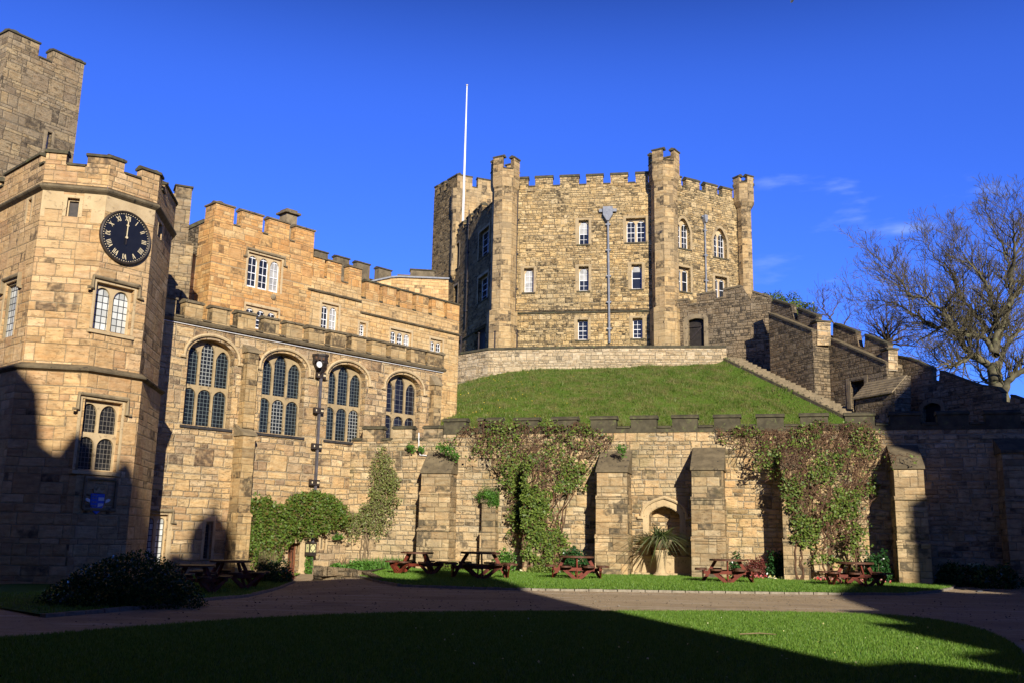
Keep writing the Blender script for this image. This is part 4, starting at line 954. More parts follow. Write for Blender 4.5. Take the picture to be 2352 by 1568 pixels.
for x in (-.17, -.07):
    for z in (-.12, 0.0, .12, .22): shp([(x-.03, z-.02), (x+.04, z-.02), (x+.03, z+.02), (x-.035, z+.025)], .061, .012, 'lead', 'charge')
for sgn in (-1, 1): shp([(sgn*.27, -.02), (sgn*.40, .02), (sgn*.46, .10), (sgn*.38, .13), (sgn*.28, .08)], .02, .06, 'white', 'supporter')
shp([(-.16, .31), (.16, .31), (.20, .44), (.08, .37), (0, .50), (-.08, .37), (-.20, .44)], .01, .07, 'ashlar', 'crown')
# ================================================================== GREAT TOWER far left
def tb_(x, y): return (x/2.2746, y/2.2746)
b0_ = atz(22, 62, 26.5); b1_ = atz(195, 140, 26.5)
BT, BL = plane_of(Vector(b0_.xy), Vector(b1_.xy)); bt = thing('great_tower', BT.pt(BL/2, 0), 'tall weathered grey-brown square tower with broad merlons rising behind the clock tower', 'castle tower')
fb = Facade(BT, bt, tb_); zcr_ = (fb.xy(235, 312)[1]); zmt_ = fb.xy(360, 285)[1]-.15
fb.window(fb.rect(240, 268, 690, 800), 'rect', 1, head='rect', depth=.2, pane='blind', frame='greytower', surround=.15, smat='ashlard')
fb.wall([(0, 0), (BL, 0), (BL, zcr_-.25), (0, zcr_-.25)], .9, 'greytower', mit=(0, .9))
parapet(BT, 0, BL, zcr_-.249, zcr_, zmt_, [(0, fb.xy(205, 260)[0]), (fb.xy(275, 300)[0], BL)], .6, 'greytower', 'lead' if 0 else 'cope', bt, ch=.16, mit=(0, .6))
BL2 = Plane(b0_.x, b0_.y, BT.th-90)
slab(MB(), BL2, [(-6, 0), (0, 0), (0, zcr_-.25), (-6, zcr_-.25)], [], .9, .001, (0, .9)).build('side_wall', 'greytower', bt)
parapet(BL2, -6, 0, zcr_-.249, zcr_, zmt_, [(-5.5, -4), (-2.0, 0)], .6, 'greytower', 'cope', bt, mit=(0, .6), off=.001)
pq = BT.pt(BL, 0); BR2 = Plane(pq.x, pq.y, BT.th+90)
slab(MB(), BR2, [(0.0, 0), (6, 0), (6, zcr_-.25), (0.0, zcr_-.25)], [], .9, -.001, (.89, 0)).build('side_wall', 'greytower', bt)
parapet(BR2, 0.0, 6, zcr_-.249, zcr_, zmt_, [(0.01, 1.4), (2.6, 4.2)], .6, 'greytower', 'cope', bt, mit=(.59, 0), off=-.001)
# ================================================================== KEEP
def zk(x, y): return ((1700+x/1.68)/1.7415, (550+y/1.68)/1.7415)
keep = thing('keep', (6, 78, 15.7), 'tall octagonal golden rubble keep on the mound with corner turrets and sash windows', 'castle keep')
KF = Plane(.6, 76, -9.4)
CLp = KF.pt(KF.sz(1166, 600)[0], 0); CRp = KF.pt(KF.sz(1522, 600)[0], 0)
KL0 = Plane(CLp.x, CLp.y, -69); s1 = KL0.sz(1043, 650)[0]; K1 = KL0.pt(s1, 0)
KL = Plane(K1.x, K1.y, -69); LL = -s1
KF = Plane(CLp.x, CLp.y, -9.4); LF = (CRp-CLp).length
KR = Plane(CRp.x, CRp.y, 29); LR = KR.sz(*zk(2135, 700))[0]
K00 = Plane(K1.x, K1.y, -56); l0 = -K00.sz(991, 620)[0]; K0 = K00.pt(-l0, 0); KO = Plane(K0.x, K0.y, -56)
fk = Facade(KF, keep, zk); fr_ = Facade(KR, keep, zk); fl = Facade(KL, keep, zk)
zpt = (KF.sz(*zk(798, 262))[1]+KF.sz(*zk(1300, 240))[1])/2; zpc = (KF.sz(*zk(712, 335))[1]+KF.sz(*zk(1222, 312))[1])/2; zstk = KF.sz(*zk(1000, 1182))[1]
kw = dict(depth=.4, frame='ashlar', sash=True, surround=.22, smat='ashlarm', sill='cope', mw=.14)
def kwin(f, x0, x1, yt, yb, **k): return f.window(f.rect(x0, x1, yt, yb), **{**dict(kind='rect', lights=1, head='round', bars=(2, 4)), **kw, **k})
kwin(fk, 1030, 1100, 556, 718, blind=(.45, 1)); kwin(fk, 1350, 1484, 543, 704, lights=2)
kwin(fk, 1385, 1458, 853, 1018, bars=(1, 2), blind=(.75, 1)); kwin(fk, 1030, 1100, 868, 1030, blind=(.45, 1)); kwin(fk, 662, 730, 880, 1040, blind=(.0, .95))
kwin(fk, 1022, 1095, 1225, 1358, head='rect'); kwin(fk, 1393, 1462, 1215, 1348, head='rect')
kwin(fr_, 1690, 1782, 545, 745, kind='pointed', lights=2, head='pointed', bars=(2, 4), hood=None); kwin(fr_, 1940, 2028, 612, 808, kind='pointed', lights=2, head='pointed', bars=(2, 4))
kwin(fr_, 1697, 1785, 873, 1035, lights=2, bars=(1, 2)); kwin(fr_, 1950, 2032, 938, 1085, lights=2, bars=(1, 2))
kwin(fl, 200, 228, 720, 880, sash=None, pane='glass', head='rect'); kwin(fl, 190, 218, 1000, 1142, sash=None, pane='glass', head='rect')
kwin(fl, 362, 428, 620, 800, lights=1, head='rect', bars=(2, 4)); kwin(fl, 356, 420, 930, 1095, lights=1, head='rect', bars=(2, 4))
zkb = 14.0
q_ = fl.rect(330, 405, 1275, 1430); fl.holes.append([(q_[0], zkb+.5), (q_[1], zkb+.5), (q_[1], q_[3]), (q_[0], q_[3])])
g = MB(); g.prism([KL.pt(q_[0], zkb+.5, -.4), KL.pt(q_[1], zkb+.5, -.4), KL.pt(q_[1], q_[3], -.4), KL.pt(q_[0], q_[3], -.4)], KL.n*-.08); g.build('door', 'door', keep)
fk.wall([(0, zkb), (LF, zkb), (LF, zpc-.2), (0, zpc-.2)], .9, 'keep'); fr_.wall([(0, zkb), (LR, zkb), (LR, zpc-.2), (0, zpc-.2)], .9, 'keep'); fl.wall([(0, zkb), (LL, zkb), (LL, zpc-.2), (0, zpc-.2)], .9, 'keepshade')
mk = [tuple(fk.xy(x, 290)[0] for x in q) for q in [(600, 693), (740, 857), (907, 1034), (1084, 1196), (1247, 1362), (1415, 1500)]]
parapet(KF, 0, LF, zpc-.199, zpc, zpt-.14, mk, .5, 'keep', 'cope', keep, ch=.27)
mk = [tuple(fr_.xy(x, y)[0] for x in q) for q, y in [((1690, 1722), 280), ((1757, 1845), 300), ((1886, 1965), 340), ((2000, 2065), 380)]]
parapet(KR, 0, LR, zpc-.199, zpc, zpt-.14, mk, .5, 'keep', 'cope', keep, ch=.27)
parapet(KL, 0, LL, zpc-.199, zpc, zpt-.14, [(1.0, 2.3), (3.3, 4.6), (5.4, 6.4), (6.9, 7.7)] if LL > 8 else [(LL*a, LL*b) for a, b in ((.12, .27), (.37, .52), (.6, .74), (.82, .95))], .5, 'keepshade', 'cope', keep, ch=.27)
band(KF, 0, LF, zstk, .16, .10, 'cope', keep); band(KR, 0, LR, zstk, .16, .10, 'cope', keep); band(KL, 0, LL, zstk, .16, .10, 'cope', keep)
def octo(c, ap, phi): 
    R_ = ap/math.cos(math.pi/8); return [Vector((c.x+R_*math.cos(rad(phi-22.5+45*k)), c.y+R_*math.sin(rad(phi-22.5+45*k)))) for k in range(8)]
def turret(c, ap, ap2, phi, zcorb, zcr, ztp, mat, k0=0, zplinth=None, only=None):
    mb = MB(); o = octo(c, ap, phi)
    mb.prism([Vector((p.x, p.y, zkb)) for p in o], (0, 0, zcorb+.3-zkb))
    if zplinth: mb.prism([Vector((p.x, p.y, zkb)) for p in octo(c, ap+.18, phi)], (0, 0, zplinth-zkb))
    t_ = mb.build('turret', mat, keep)
    rows = [octo(c, a, phi) for a in (ap+.001, ap+.1, ap2, ap2)]; zs_ = [zcorb-.5, zcorb-.35, zcorb, zcorb+.05]
    mb = MB(); vs = [(p.x, p.y, z) for r, z in zip(rows, zs_) for p in r]; fs = []
    for k in range(3):
        for i in range(8): j = (i+1) % 8; fs.append((k*8+i, k*8+j, k*8+8+j, k*8+8+i))
    mb.add(vs, fs); mb.build('corbel', mat, t_)
    mb = MB(); mb.prism([Vector((p.x, p.y, zcorb+.04)) for p in octo(c, ap2, phi)], (0, 0, zcr-zcorb-.04)); 
    o2 = octo(c, ap2, phi)
    for k in range(8):
        if (k % 2) == k0: continue
        a, b = o2[k], o2[(k+1) % 8]; pl, L = plane_of(a, b)
        if only and k not in only: continue
        slab(mb, pl, [(.0, zcr+.001), (L, zcr+.001), (L, ztp), (.0, ztp)], [], .4, .0, (.15, .15))
    mb.build('turret_head', mat, t_)
    for k in range(8):
        a, b = o2[k], o2[(k+1) % 8]; pl, L = plane_of(a, b)
        if (k % 2) != k0: coping(pl, .0, L, ztp, .4, 0, 'cope', t_, h=.2)
        else: coping(pl, .1, L-.1, zcr, .4, 0, 'cope', t_, h=.1, name='crenel_sill')
out = (Vector((-.7, -.7, 0)))
cL = CLp+Vector((-.35, -.55, 0)); cR = CRp+Vector((.1, -.62, 0)); eR = KR.pt(LR, 0); cF = eR+Vector((.12, -.35, 0))
def zat(c, x, y): 
    d = ray(*zk(x, y)); k = (Vector(c).xy-CAM.xy).dot(d.xy)/d.xy.dot(d.xy); return 1.6+d.z*k
turret(cL, .98, 1.13, -32, zat(cL, 560, 330), zat(cL, 480, 240), zat(cL, 560, 165), 'quoin', 1, zstk)
turret(cR, .98, 1.16, -80, zat(cR, 1540, 285), zat(cR, 1610, 190), zat(cR, 1560, 118), 'quoin', 0, zstk)
turret(cF, .56, .84, -60, zat(cF, 2110, 450), zat(cF, 2060, 330), zat(cF, 2110, 285), 'quoin', 1)
# high block at the far left corner
zhb = KO.sz(*zk(120, 300))[1]; zht = KO.sz(*zk(170, 268))[1]-.2; zhb = zht-.55
KP = Plane(K1.x, K1.y, 24)
slab(MB(), KO, [(0, zkb), (l0, zkb), (l0, zhb-.9), (0, zhb-.9)], [], .9, 0, (.5, .01)).build('wall', 'keepshade', keep)
parapet(KO, 0, l0, zhb-.899, zhb-.45, zht, [(0.05, .7), (1.35, 2.0), (2.7, l0)], .45, 'keepshade', 'cope', keep, mit=(.2, .2), ch=.27)
slab(MB(), KP, [(0, zkb+8), (5.5, zkb+8), (5.5, zhb-.9), (0, zhb-.9)], [], .9, 0, (.5, 0)).build('wall', 'quoin', keep)
parapet(KP, 0, 5.5, zhb-.899, zhb-.45, zht, [(0, 1.6), (2.2, 3.8), (4.4, 5.5)], .45, 'quoin', 'cope', keep, mit=(.2, 0), ch=.2)
g = MB(); z_a = KO.sz(*zk(160, 545))[1]; z_b = KO.sz(*zk(150, 950))[1]
g.tube([Vector((K1.x, K1.y, z_b-.5)), Vector((K1.x, K1.y, z_b)), Vector((K1.x, K1.y, z_a)), Vector((K1.x, K1.y, z_a+.4)), Vector((K1.x, K1.y, zhb-1))], [.15, .42, .42, .55, .55], 8); g.build('corner_shaft', 'quoin', keep)
# pipes on the keep
def pipe(pl, a, b, r, mat, off=.14, top=None, nbr=5, par=None, conv=zk):
    par = par or keep
    A = pl.pt(*pl.sz(*conv(*a)), off); Bp = pl.pt(*pl.sz(*conv(*b)), off); g = MB(); g.tube([A, Bp], r, 8); o = g.build('downpipe', mat, par)
    for k in range(nbr):
        c = A.lerp(Bp, (k+.5)/nbr); q = MB(); q.box(c-pl.n*.02, pl.d*(r+.10), Vector((0, 0, .06)), pl.n*.10); q.build('bracket', mat, o)
    if top:
        w, h = top; q = MB(); q.prism([A+pl.d*x+Vector((0, 0, z))-pl.n*.12 for x, z in ((-r, -h), (r, -h), (w*.55, -h*.35), (w*.55, h*.5), (-w*.55, h*.5), (-w*.55, -h*.35))], pl.n*.34); q.box(A+Vector((0, 0, h*.15)), pl.d*w, Vector((0, 0, h*.16)), pl.n*.06); q.build('hopper_head', mat, o)
    return o
pipe(KF, (633, 230), (605, 1385), .08, 'iron', .5); pipe(KF, (1230, 505), (1240, 1378), .09, 'lead', .15, (.72, .8), 5); pipe(KR, (1872, 545), (1884, 1052), .07, 'lead', .14, (.3, .45), 3); pipe(KL, (305, 490), (280, 1265), .05, 'iron', .12, None, 4); 
g = MB(); g.tube([KF.pt(-.4, zstk+.12, .9), KF.pt(2, zstk+.22, .16), KF.pt(LF*.5, zstk+.24, .16), KF.pt(LF-.8, zstk+.22, .16), KF.pt(LF-.6, zstk+.2, 1.6)], .03, 5); g.build('cable', 'iron', keep)
g = MB(); kp = [Vector((v.x, v.y, zpc-.35)) for v in (CLp+Vector((.5, .6, 0)), CRp+Vector((-.3, .8, 0)), KR.pt(LR, 0, -.5), Vector((18, 92, 0)), Vector((2, 95, 0)), KL.pt(0, 0, -.6))]
for v in kp: v.z = zpc-.35
g.prism(kp, (0, 0, .1)); g.build('roof', 'lead', keep)
slab(MB(), Plane(eR.x+.3, eR.y+.5, 97), [(0, zkb), (12, zkb), (12, zpc-.2), (0, zpc-.2)], [], .8).build('side_wall', 'keep', keep)
# flagpole
fp = aty(1066, 412, 90); ft = aty(1074, 198, 90); g = MB(); fpz = ft.z
g.tube([(fp.x, fp.y, zpc-.3), (fp.x, fp.y, (fpz+zpc)/2), (fp.x, fp.y, fpz)], [.13, .11, .06], 8); 
fo = thing('flagpole', (fp.x, fp.y, zpc-.3), 'tall bare white flagpole rising above the keep roof', 'flagpole'); g.build('pole', 'white', fo); g = MB(); g.lathe((fp.x, fp.y, fpz-.02), [(.02, 0), (.11, .06), (.11, .14), (.02, .2)], 8); g.build('finial', 'gilt', fo)
# ================================================================== TERRACE below the keep
TQ = [Vector(atz(x, y, 15.8).xy) for x, y in ((985, 822), (1035, 812), (1122, 798), (1182, 797), (1400, 793), (1668, 793))]
ter = thing('terrace_wall', (TQ[3].x, TQ[3].y, 14), 'pale rubble retaining wall with a dark coping between keep and mound', 'retaining wall')
for i in range(len(TQ)-1):
    pl, L = plane_of(TQ[i], TQ[i+1]); slab(MB(), pl, [(0, 10), (L, 10), (L, 15.62), (0, 15.62)], [], .5, 0, (.05, .05)).build('wall', 'terrace', ter)
    g = MB(); g.prism([pl.pt(0, z, o) for o, z in ((-.5, 15.62), (.07, 15.62), (.07, 15.75), (.0, 15.8), (-.5, 15.8))], pl.d*L); g.build('coping', 'cope', ter)
pl, L = plane_of(TQ[4], TQ[5]); tend = TQ[5]; PE = Plane(tend.x, tend.y, 82)
slab(MB(), PE, [(0.0, 10), (2.6, 10), (2.6, 15.615), (0.0, 15.615)], [], .5, -.001, (.49, 0)).build('wall', 'terrace', ter)
tg = [(p.x, p.y) for p in TQ]+[(tend.x+.3, tend.y+2.6), (24, 76), (24, 100), (-16, 100), (-12, 84)]
tag(sheet('keep_terrace', tg, 15.70, 'mound', 2.5, lambda x, y: 0), None, None, kind='structure')
def terr_hit(x, y):
    for i in range(len(TQ)-1):
        pl, L = plane_of(TQ[i], TQ[i+1]); s_, z_ = pl.sz(x, y)
        if -.05 <= s_ <= L+.05: return pl.pt(s_, z_, .0)
    pl, L = plane_of(TQ[-2], TQ[-1]); s_, z_ = pl.sz(x, y); return pl.pt(s_, z_, 0)
L0_ = terr_hit(1667, 822); L1_ = aty(1928, 946, 58.5); Ld = (L1_-L0_)
topl = [(985, 925), (1015, 903), (1040, 887), (1100, 866), (1170, 851), (1290, 846), (1400, 842), (1530, 838), (1640, 832), (1667, 822)]
NU, NV = 60, 26; mv = []; mf = []
for i in range(NU+1):
    u = i/NU; x = 985+(1667-985)*u
    for k in range(len(topl)-1):
        if topl[k][0] <= x <= topl[k+1][0]+.01: break
    tt_ = (x-topl[k][0])/(topl[k+1][0]-topl[k][0]); y = topl[k][1]*(1-tt_)+topl[k+1][1]*tt_
    T = terr_hit(x, y); T = T+Vector((0, .2, 0)) if i < NU else L0_.copy()
    Bm = aty(985+(1975-985)*u, 1040, 49+7*u) if i < NU else L0_+Ld*1.3
    if i == NU: Bend = Bm
    for j in range(NV+1):
        v = j/NV; P = T.lerp(Bm, v); P.z += (.55*math.sin(math.pi*v)*min(1, (1-u)*8) + .12*math.sin(u*19+v*7)*math.sin(v*math.pi)*min(1, (1-u)*8)); mv.append(tuple(P))
for i in range(NU):
    for j in range(NV): a = i*(NV+1)+j; mf.append((a, a+1, a+NV+2, a+NV+1))
mo = MB().add(mv, mf).build('grass_mound', 'mound'); mo.data.shade_smooth(); tag(mo, None, None, kind='structure')
# ================================================================== STAIRS beside the mound
def zr(x, y): return ((2600+x/1.572)/1.7415, (1100+y/1.572)/1.7415)
ux = Ld.xy.normalized(); th_s = math.degrees(math.atan2(ux.y, ux.x)); SD = Vector((ux.x, ux.y, 0)); SN = Vector((-ux.y, ux.x, 0))   # SN points away to the right/back
st = thing('stone_stairs', L1_+Vector((.6, 0, 0)), 'worn stone steps climbing beside the grass mound to the keep', 'staircase')
Lh = Ld.xy.length; nst = 22; W_ = 1.55; g = MB(); cur = L0_.z-.15; dz = (L0_.z-L1_.z)
for k in range(nst+8):
    a = L0_+Vector((0, 0, 0))+SD*(Lh*(k-1)/nst); z = L0_.z+.12-dz*(k)/nst
    w0 = W_+rnd.uniform(-.05, .05)
    g.prism([Vector((a.x, a.y, z-1.2)), Vector((a.x, a.y, z))-SD*.0, Vector((a.x, a.y, z))+SN*w0, Vector((a.x, a.y, z-1.2))+SN*w0], SD*(Lh/nst+.02))
g.build('steps', 'stepstone', st)
g = MB(); 
for a_, b_ in ((-.02, .16), (.175, .62), (.64, 1.3)): g.bar(L0_+Ld*a_-SN*.09+Vector((0, 0, -.22)), L0_+Ld*b_-SN*.09+Vector((0, 0, -.22)), .16, .40)
g.build('kerb', 'copeb', st)
# walls on the uphill side
SW1 = Plane((L0_+SN*(W_-.05)).x, (L0_+SN*(W_-.05)).y, th_s); tw = 1.35; SW2 = SW1.shift(-tw); SW3 = SW1.shift(-2*tw)
s1w = thing('stair_wall', SW1.pt(3, 12), 'dark rubble stair wall just right of the keep gate, sloping coping on top', 'stair wall')
s2w = thing('stair_wall', SW2.pt(6, 9), 'dark rubble stair wall with a tall square doorway at its foot', 'stair wall')
s3w = thing('stair_wall', SW3.pt(12, 6), 'shaded stair wall with low arched doorway and curved battlement under the bare tree', 'stair wall')
def poly(pl, pts, conv=zr): return [pl.sz(*conv(*p)) for p in pts]
def outset(lp, d):
    c = (min(p[0] for p in lp)+max(p[0] for p in lp))/2; zb = min(p[1] for p in lp); zt = max(p[1] for p in lp); w = (max(p[0] for p in lp)-min(p[0] for p in lp))/2
    return [(c+(x-c)*(w+d)/w, zb+(z-zb)*(zt-zb+d)/(zt-zb)) for x, z in lp]
def topcope(pl, pts, thick, off, mat, parent, h=.12, over=.06):
    g = MB()
    for a, b in zip(pts[:-1], pts[1:]):
        if abs(a[0]-b[0]) < .12: continue
        A = pl.pt(a[0], a[1]+h*.3, off-thick/2); B_ = pl.pt(b[0], b[1]+h*.3, off-thick/2); g.bar(A, B_, thick+2*over, h, Vector((0, 0, 1)))
    if g.v: g.build('coping', mat, parent)
e1 = poly(SW1, [(745, 243), (1020, 352)]); 
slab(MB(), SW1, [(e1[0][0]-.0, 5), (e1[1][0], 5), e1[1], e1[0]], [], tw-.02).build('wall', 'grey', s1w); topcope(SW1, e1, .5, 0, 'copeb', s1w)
f2 = Facade(SW2, s2w, zr); e2 = poly(SW2, [(1138, 405), (1485, 552)])
a0_, a1_, ab, at = f2.rect(1262, 1352, 660, 858); f2.holes.append([(a0_, ab-1), (a1_, ab-1), (a1_, at), (a0_, at)])
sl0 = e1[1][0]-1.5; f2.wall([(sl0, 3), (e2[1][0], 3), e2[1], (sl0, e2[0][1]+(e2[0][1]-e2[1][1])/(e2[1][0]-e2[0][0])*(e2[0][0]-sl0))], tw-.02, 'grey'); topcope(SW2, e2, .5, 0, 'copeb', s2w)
g = MB(); g.prism([SW2.pt(a0_, ab-1, -.6), SW2.pt(a1_, ab-1, -.6), SW2.pt(a1_, at, -.6), SW2.pt(a0_, at, -.6)], SW2.n*-.1); g.build('door', 'door', s2w)
g = MB(); ribbon(g, SW2, [(a1_+.16, ab-1), (a1_+.16, at+.16), (a0_-.16, at+.16), (a0_-.16, ab-1)], .16, -.01, .03); g.build('door_frame', 'ashlard', s2w)
for pl, base, pts, par in ((SW1, e1, [(757, 330), (1050, 430), (1050, 262), (932, 213), (928, 286), (905, 278), (888, 195), (775, 159), (757, 182)], s1w), (SW2, e2, [(1150, 500), (1497, 620), (1497, 437), (1352, 378), (1346, 458), (1312, 444), (1296, 361), (1166, 308), (1150, 297)], s2w)):
    P = pl.shift(-.55); o_ = poly(P, pts); g = MB(); slab(g, P, o_, [], .4); g.build('parapet', 'grey', par); topcope(P, [o_[k] for k in (2, 3)][::-1], .4, 0, 'cope', par); topcope(P, [o_[k] for k in (6, 7)][::-1], .4, 0, 'cope', par)
for pl, e, pts, par in ((SW1, e1, [(1050, 300), (1135, 300), (1135, 440), (1050, 440)], s1w), (SW2, e2, [(1497, 470), (1556, 470), (1556, 600), (1497, 600)], s2w)):
    ep = pl.pt(e[1][0], 0, -.1); P = Plane(ep.x, ep.y, 10); o_ = poly(P, pts); g = MB(); g.prism([P.pt(s, z, .04) for s, z in o_], P.n*-.7); g.build('pier', 'curtain', par)
    g = MB(); zz = max(z for s, z in o_); ss = [s for s, z in o_]; g.prism([P.pt(min(ss)-.06, zz, .1), P.pt(max(ss)+.06, zz, .1), P.pt(max(ss)+.06, zz, -.74), P.pt(min(ss)-.06, zz, -.74)], (0, 0, .12)); g.build('pier_cap', 'cope', par)
f3 = Facade(SW3, s3w, zr)
o3 = poly(SW3, [(1500, 500), (1620, 520), (1690, 545), (1775, 592), (1777, 655), (1815, 668), (1822, 603), (1960, 655), (2060, 690), (2180, 706), (2214, 738), (2216, 790), (2262, 800), (2268, 755), (2352, 785), (2400, 800), (2400, 850), (2700, 960)])
b0a, b1a, bbz, btz = f3.rect(1718, 1832, 800, 940); hl = arch(b0a, b1a, bbz-1, btz-.35, btz, 'low'); f3.holes.append(hl)
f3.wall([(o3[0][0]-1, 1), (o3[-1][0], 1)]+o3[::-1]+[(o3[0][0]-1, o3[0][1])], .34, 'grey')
g = MB(); g.prism([SW3.pt(b0a-.1, bbz-1, -.22), SW3.pt(b1a+.1, bbz-1, -.22), SW3.pt(b1a+.1, btz+.1, -.22), SW3.pt(b0a-.1, btz+.1, -.22)], SW3.n*-.1); g.build('door', 'door', s3w)
g = MB(); ribbon(g, SW3, (lambda q: q[1:]+[q[0]])(outset(hl, .14)), .14, -.01, .04); g.build('door_frame', 'ashlard', s3w)
topcope(SW3, o3[0:4], .34, 0, 'cope', s3w, .1, .03); topcope(SW3, o3[6:11], .34, 0, 'cope', s3w, .1, .03); topcope(SW3, o3[13:15], .34, 0, 'cope', s3w, .1, .03)
# little lean-to with stone slab roof
lp = aty(*zr(1540, 720), 55.5); LT = Plane(lp.x, lp.y, 8); lt = thing('lean_to', LT.pt(0, 6), 'small stone lean-to with stepped slab roof against the stair wall', 'lean-to')
w = poly(LT, [(1540, 722), (1618, 632), (1640, 632), (1640, 960), (1540, 960)]); bk = -SD*3.2
g = MB(); g.prism([LT.pt(s, z, 0) for s, z in w], bk); g.build('wall', 'grey', lt)
g = MB(); A0, A1 = LT.pt(*w[0]), LT.pt(*w[1]); sl_v = (A0-A1)
for k in range(6):
    p0 = A1+sl_v*(k/6*1.18); p1 = A1+sl_v*((k+1.25)/6*1.18); up = Vector((0, 0, .10)); 
    g.prism([p0+Vector((0, 0, .02)), p0+Vector((0, 0, .08)), p1+Vector((0, 0, .14)), p1+Vector((0, 0, .05))], bk*1.02)
g.build('slab_roof', 'ashlard', lt)
# gate wall between keep and stairs
GW = Plane(CRp.x+1.0, CRp.y-1.2, -30); gt = thing('gate_wall', GW.pt(3, 15.6), 'brown rubble gate wall with stepped battlements and an arched dark timber door', 'castle wall')
fgw = Facade(GW, gt, zk)
tp = [GW.sz(*zk(*p)) for p in [(1600, 1114), (1768, 1090), (1771, 1132), (1824, 1122), (1826, 1062), (1942, 1040), (1945, 1092), (2002, 1080), (2004, 1026), (2126, 1002), (2186, 1098), (2200, 1038), (2320, 1074)]]
c0_, c1_, cb_, ctp = fgw.rect(1768, 1874, 1216, 1372); hl = arch(c0_, c1_, cb_-.6, ctp-.2, ctp, 'low'); fgw.holes.append(hl)
fgw.wall([(tp[0][0], 8), (tp[-1][0], 8)]+tp[::-1], .5, 'grey')
for a, b in ((0, 1), (2, 3), (4, 5), (6, 7), (8, 9), (11, 12)): topcope(GW, [tp[a], tp[b]], .5, 0, 'copeb', gt, .14)
g = MB(); g.prism([GW.pt(c0_, cb_-.6, -.35), GW.pt(c1_, cb_-.6, -.35), GW.pt(c1_, ctp, -.35), GW.pt(c0_, ctp, -.35)], GW.n*-.08); dg = g.build('door', 'door', gt)
g = MB(); g.bar(GW.pt(c0_+.1, cb_+.3, -.32), GW.pt(c1_-.1, ctp-.5, -.32), .12, .05, GW.n); g.bar(GW.pt(c0_, ctp-.6, -.32), GW.pt(c1_, ctp-.6, -.32), .05, .14, GW.n); g.build('door_brace', 'iron', dg)
g = MB(); ribbon(g, GW, (lambda q: q[1:]+[q[0]])(outset(hl, .18)), .17, -.01, .03); g.build('door_frame', 'ashlard', gt)
# iron posts and chain on the terrace edge
for x, yt, yb in ((240, 1335, 1435), (358, 1322, 1425), (467, 1310, 1405), (618, 1302, 1398)):
    c = terr_hit(*zk(x, yb)); t_ = terr_hit(*zk(x, yt)); c.z = 15.75; g = MB(); g.tube([c+Vector((0, .5, 0)), Vector((c.x, c.y+.5, t_.z+.1))], .06, 6); g.lathe((c.x, c.y+.5, t_.z+.1), [(.03, 0), (.09, .04), (.09, .1), (.02, .15)], 8)
    o = g.build('iron_post', 'iron'); tag(o, {240: 'black iron post on the terrace edge nearest the orange range', 358: 'black iron post on the terrace below the keep doorway', 467: 'black iron post before the keep corner turret', 618: 'black iron post beside the dark keep downpipe'}[x], 'post', 'iron posts on the keep terrace')
# ================================================================== PICNIC TABLES
def make_table():
    root = thing('picnic_table', (0, 0, 0), '', 'picnic table')
    g = MB(); H = .80; R_ = .62
    for k in range(6):                      # six planks cut to a round
        y0, y1 = -R_+2*R_*k/6+.006, -R_+2*R_*(k+1)/6-.006; top = []; n = 5
        for i in range(n+1): y = y0+(y1-y0)*i/n; top.append((math.sqrt(max(0, R_*R_-y*y)), y))
        pts = [(x, y) for x, y in top]+[(-x, y) for x, y in reversed(top)]
        pts = [p for i, p in enumerate(pts) if i == 0 or (Vector(p)-Vector(pts[i-1])).length > 1e-4]
        if (Vector(pts[0])-Vector(pts[-1])).length < 1e-4: pts.pop()
        g.prism([Vector((x, y, H-.06)) for x, y in pts], (0, 0, .06))
    g.build('tabletop', 'topwood', root)
    for k in range(4):
        a = k*math.pi/2; u = Vector((math.cos(a), math.sin(a), 0)); t = Vector((-u.y, u.x, 0)); P = lambda r, s, z: u*r+t*s+Vector((0, 0, z))
        MB().bar(P(.40, 0, H-.05), P(.86, 0, .0), .11, .045, t).build('leg', 'redwood', root)
        MB().box(P(.80, 0, .36), t*.60, u*.022, Vector((0, 0, .055))).build('seat_beam', 'redwood', root)
        for sg in (-1, 1):
            MB().bar(P(.85, sg*.03, .0), P(.85, sg*.50, .38), .11, .045, u).build('brace', 'redwood', root)
            c = P(.92, sg*.40, .42); g = MB()
            for q in range(3):
                y0, y1 = -.21+.14*q+.004, -.21+.14*(q+1)-.004; n = 4; pp = [(math.sqrt(max(.0, .212**2-(y0+(y1-y0)*i/n)**2)), y0+(y1-y0)*i/n) for i in range(n+1)]
                pts = pp+[(-x, y) for x, y in reversed(pp)]; g.prism([c+u*y+t*x for x, y in pts], (0, 0, .055))
            g.build('seat', 'topwood', root)
    for a in (0, math.pi/2): 
        u = Vector((math.cos(a), math.sin(a), 0)); MB().box((0, 0, .33-.0*a), u*.84, Vector((-u.y, u.x, 0))*.022, Vector((0, 0, .05))).build('cross_beam', 'redwood', root)
    return root
def copy_tree(o, parent=None):
    c = o.copy(); COL.objects.link(c)
    if parent is not None: c.parent = parent
    for ch in [q for q in bpy.data.objects if q.parent == o]: copy_tree(ch, c)
    return c
tab = make_table()
TBL = [((956, 1322), 39, 38, 'red-brown round picnic table before the bright green flower bed'), ((1102, 1334), 36.0, 5, 'picnic table in the roof shadow before the small ivy-topped buttress'),
       ((1324, 1337), 37.2, 2, 'sunlit picnic table under the first mass of climbing plant'), ((1672, 1346), 36.6, 1, 'sunlit picnic table before the dark shrub and red bush'),
       ((1966, 1345), 35.6, 24, 'picnic table beside the glossy shrub at the end of the lawn'), ((445, 1347), 29.5, 40, 'shaded picnic table nearer the dark bush on the hall lawn'), ((526, 1340), 32.0, 33, 'shaded picnic table nearer the hall door, against the hall wall')]
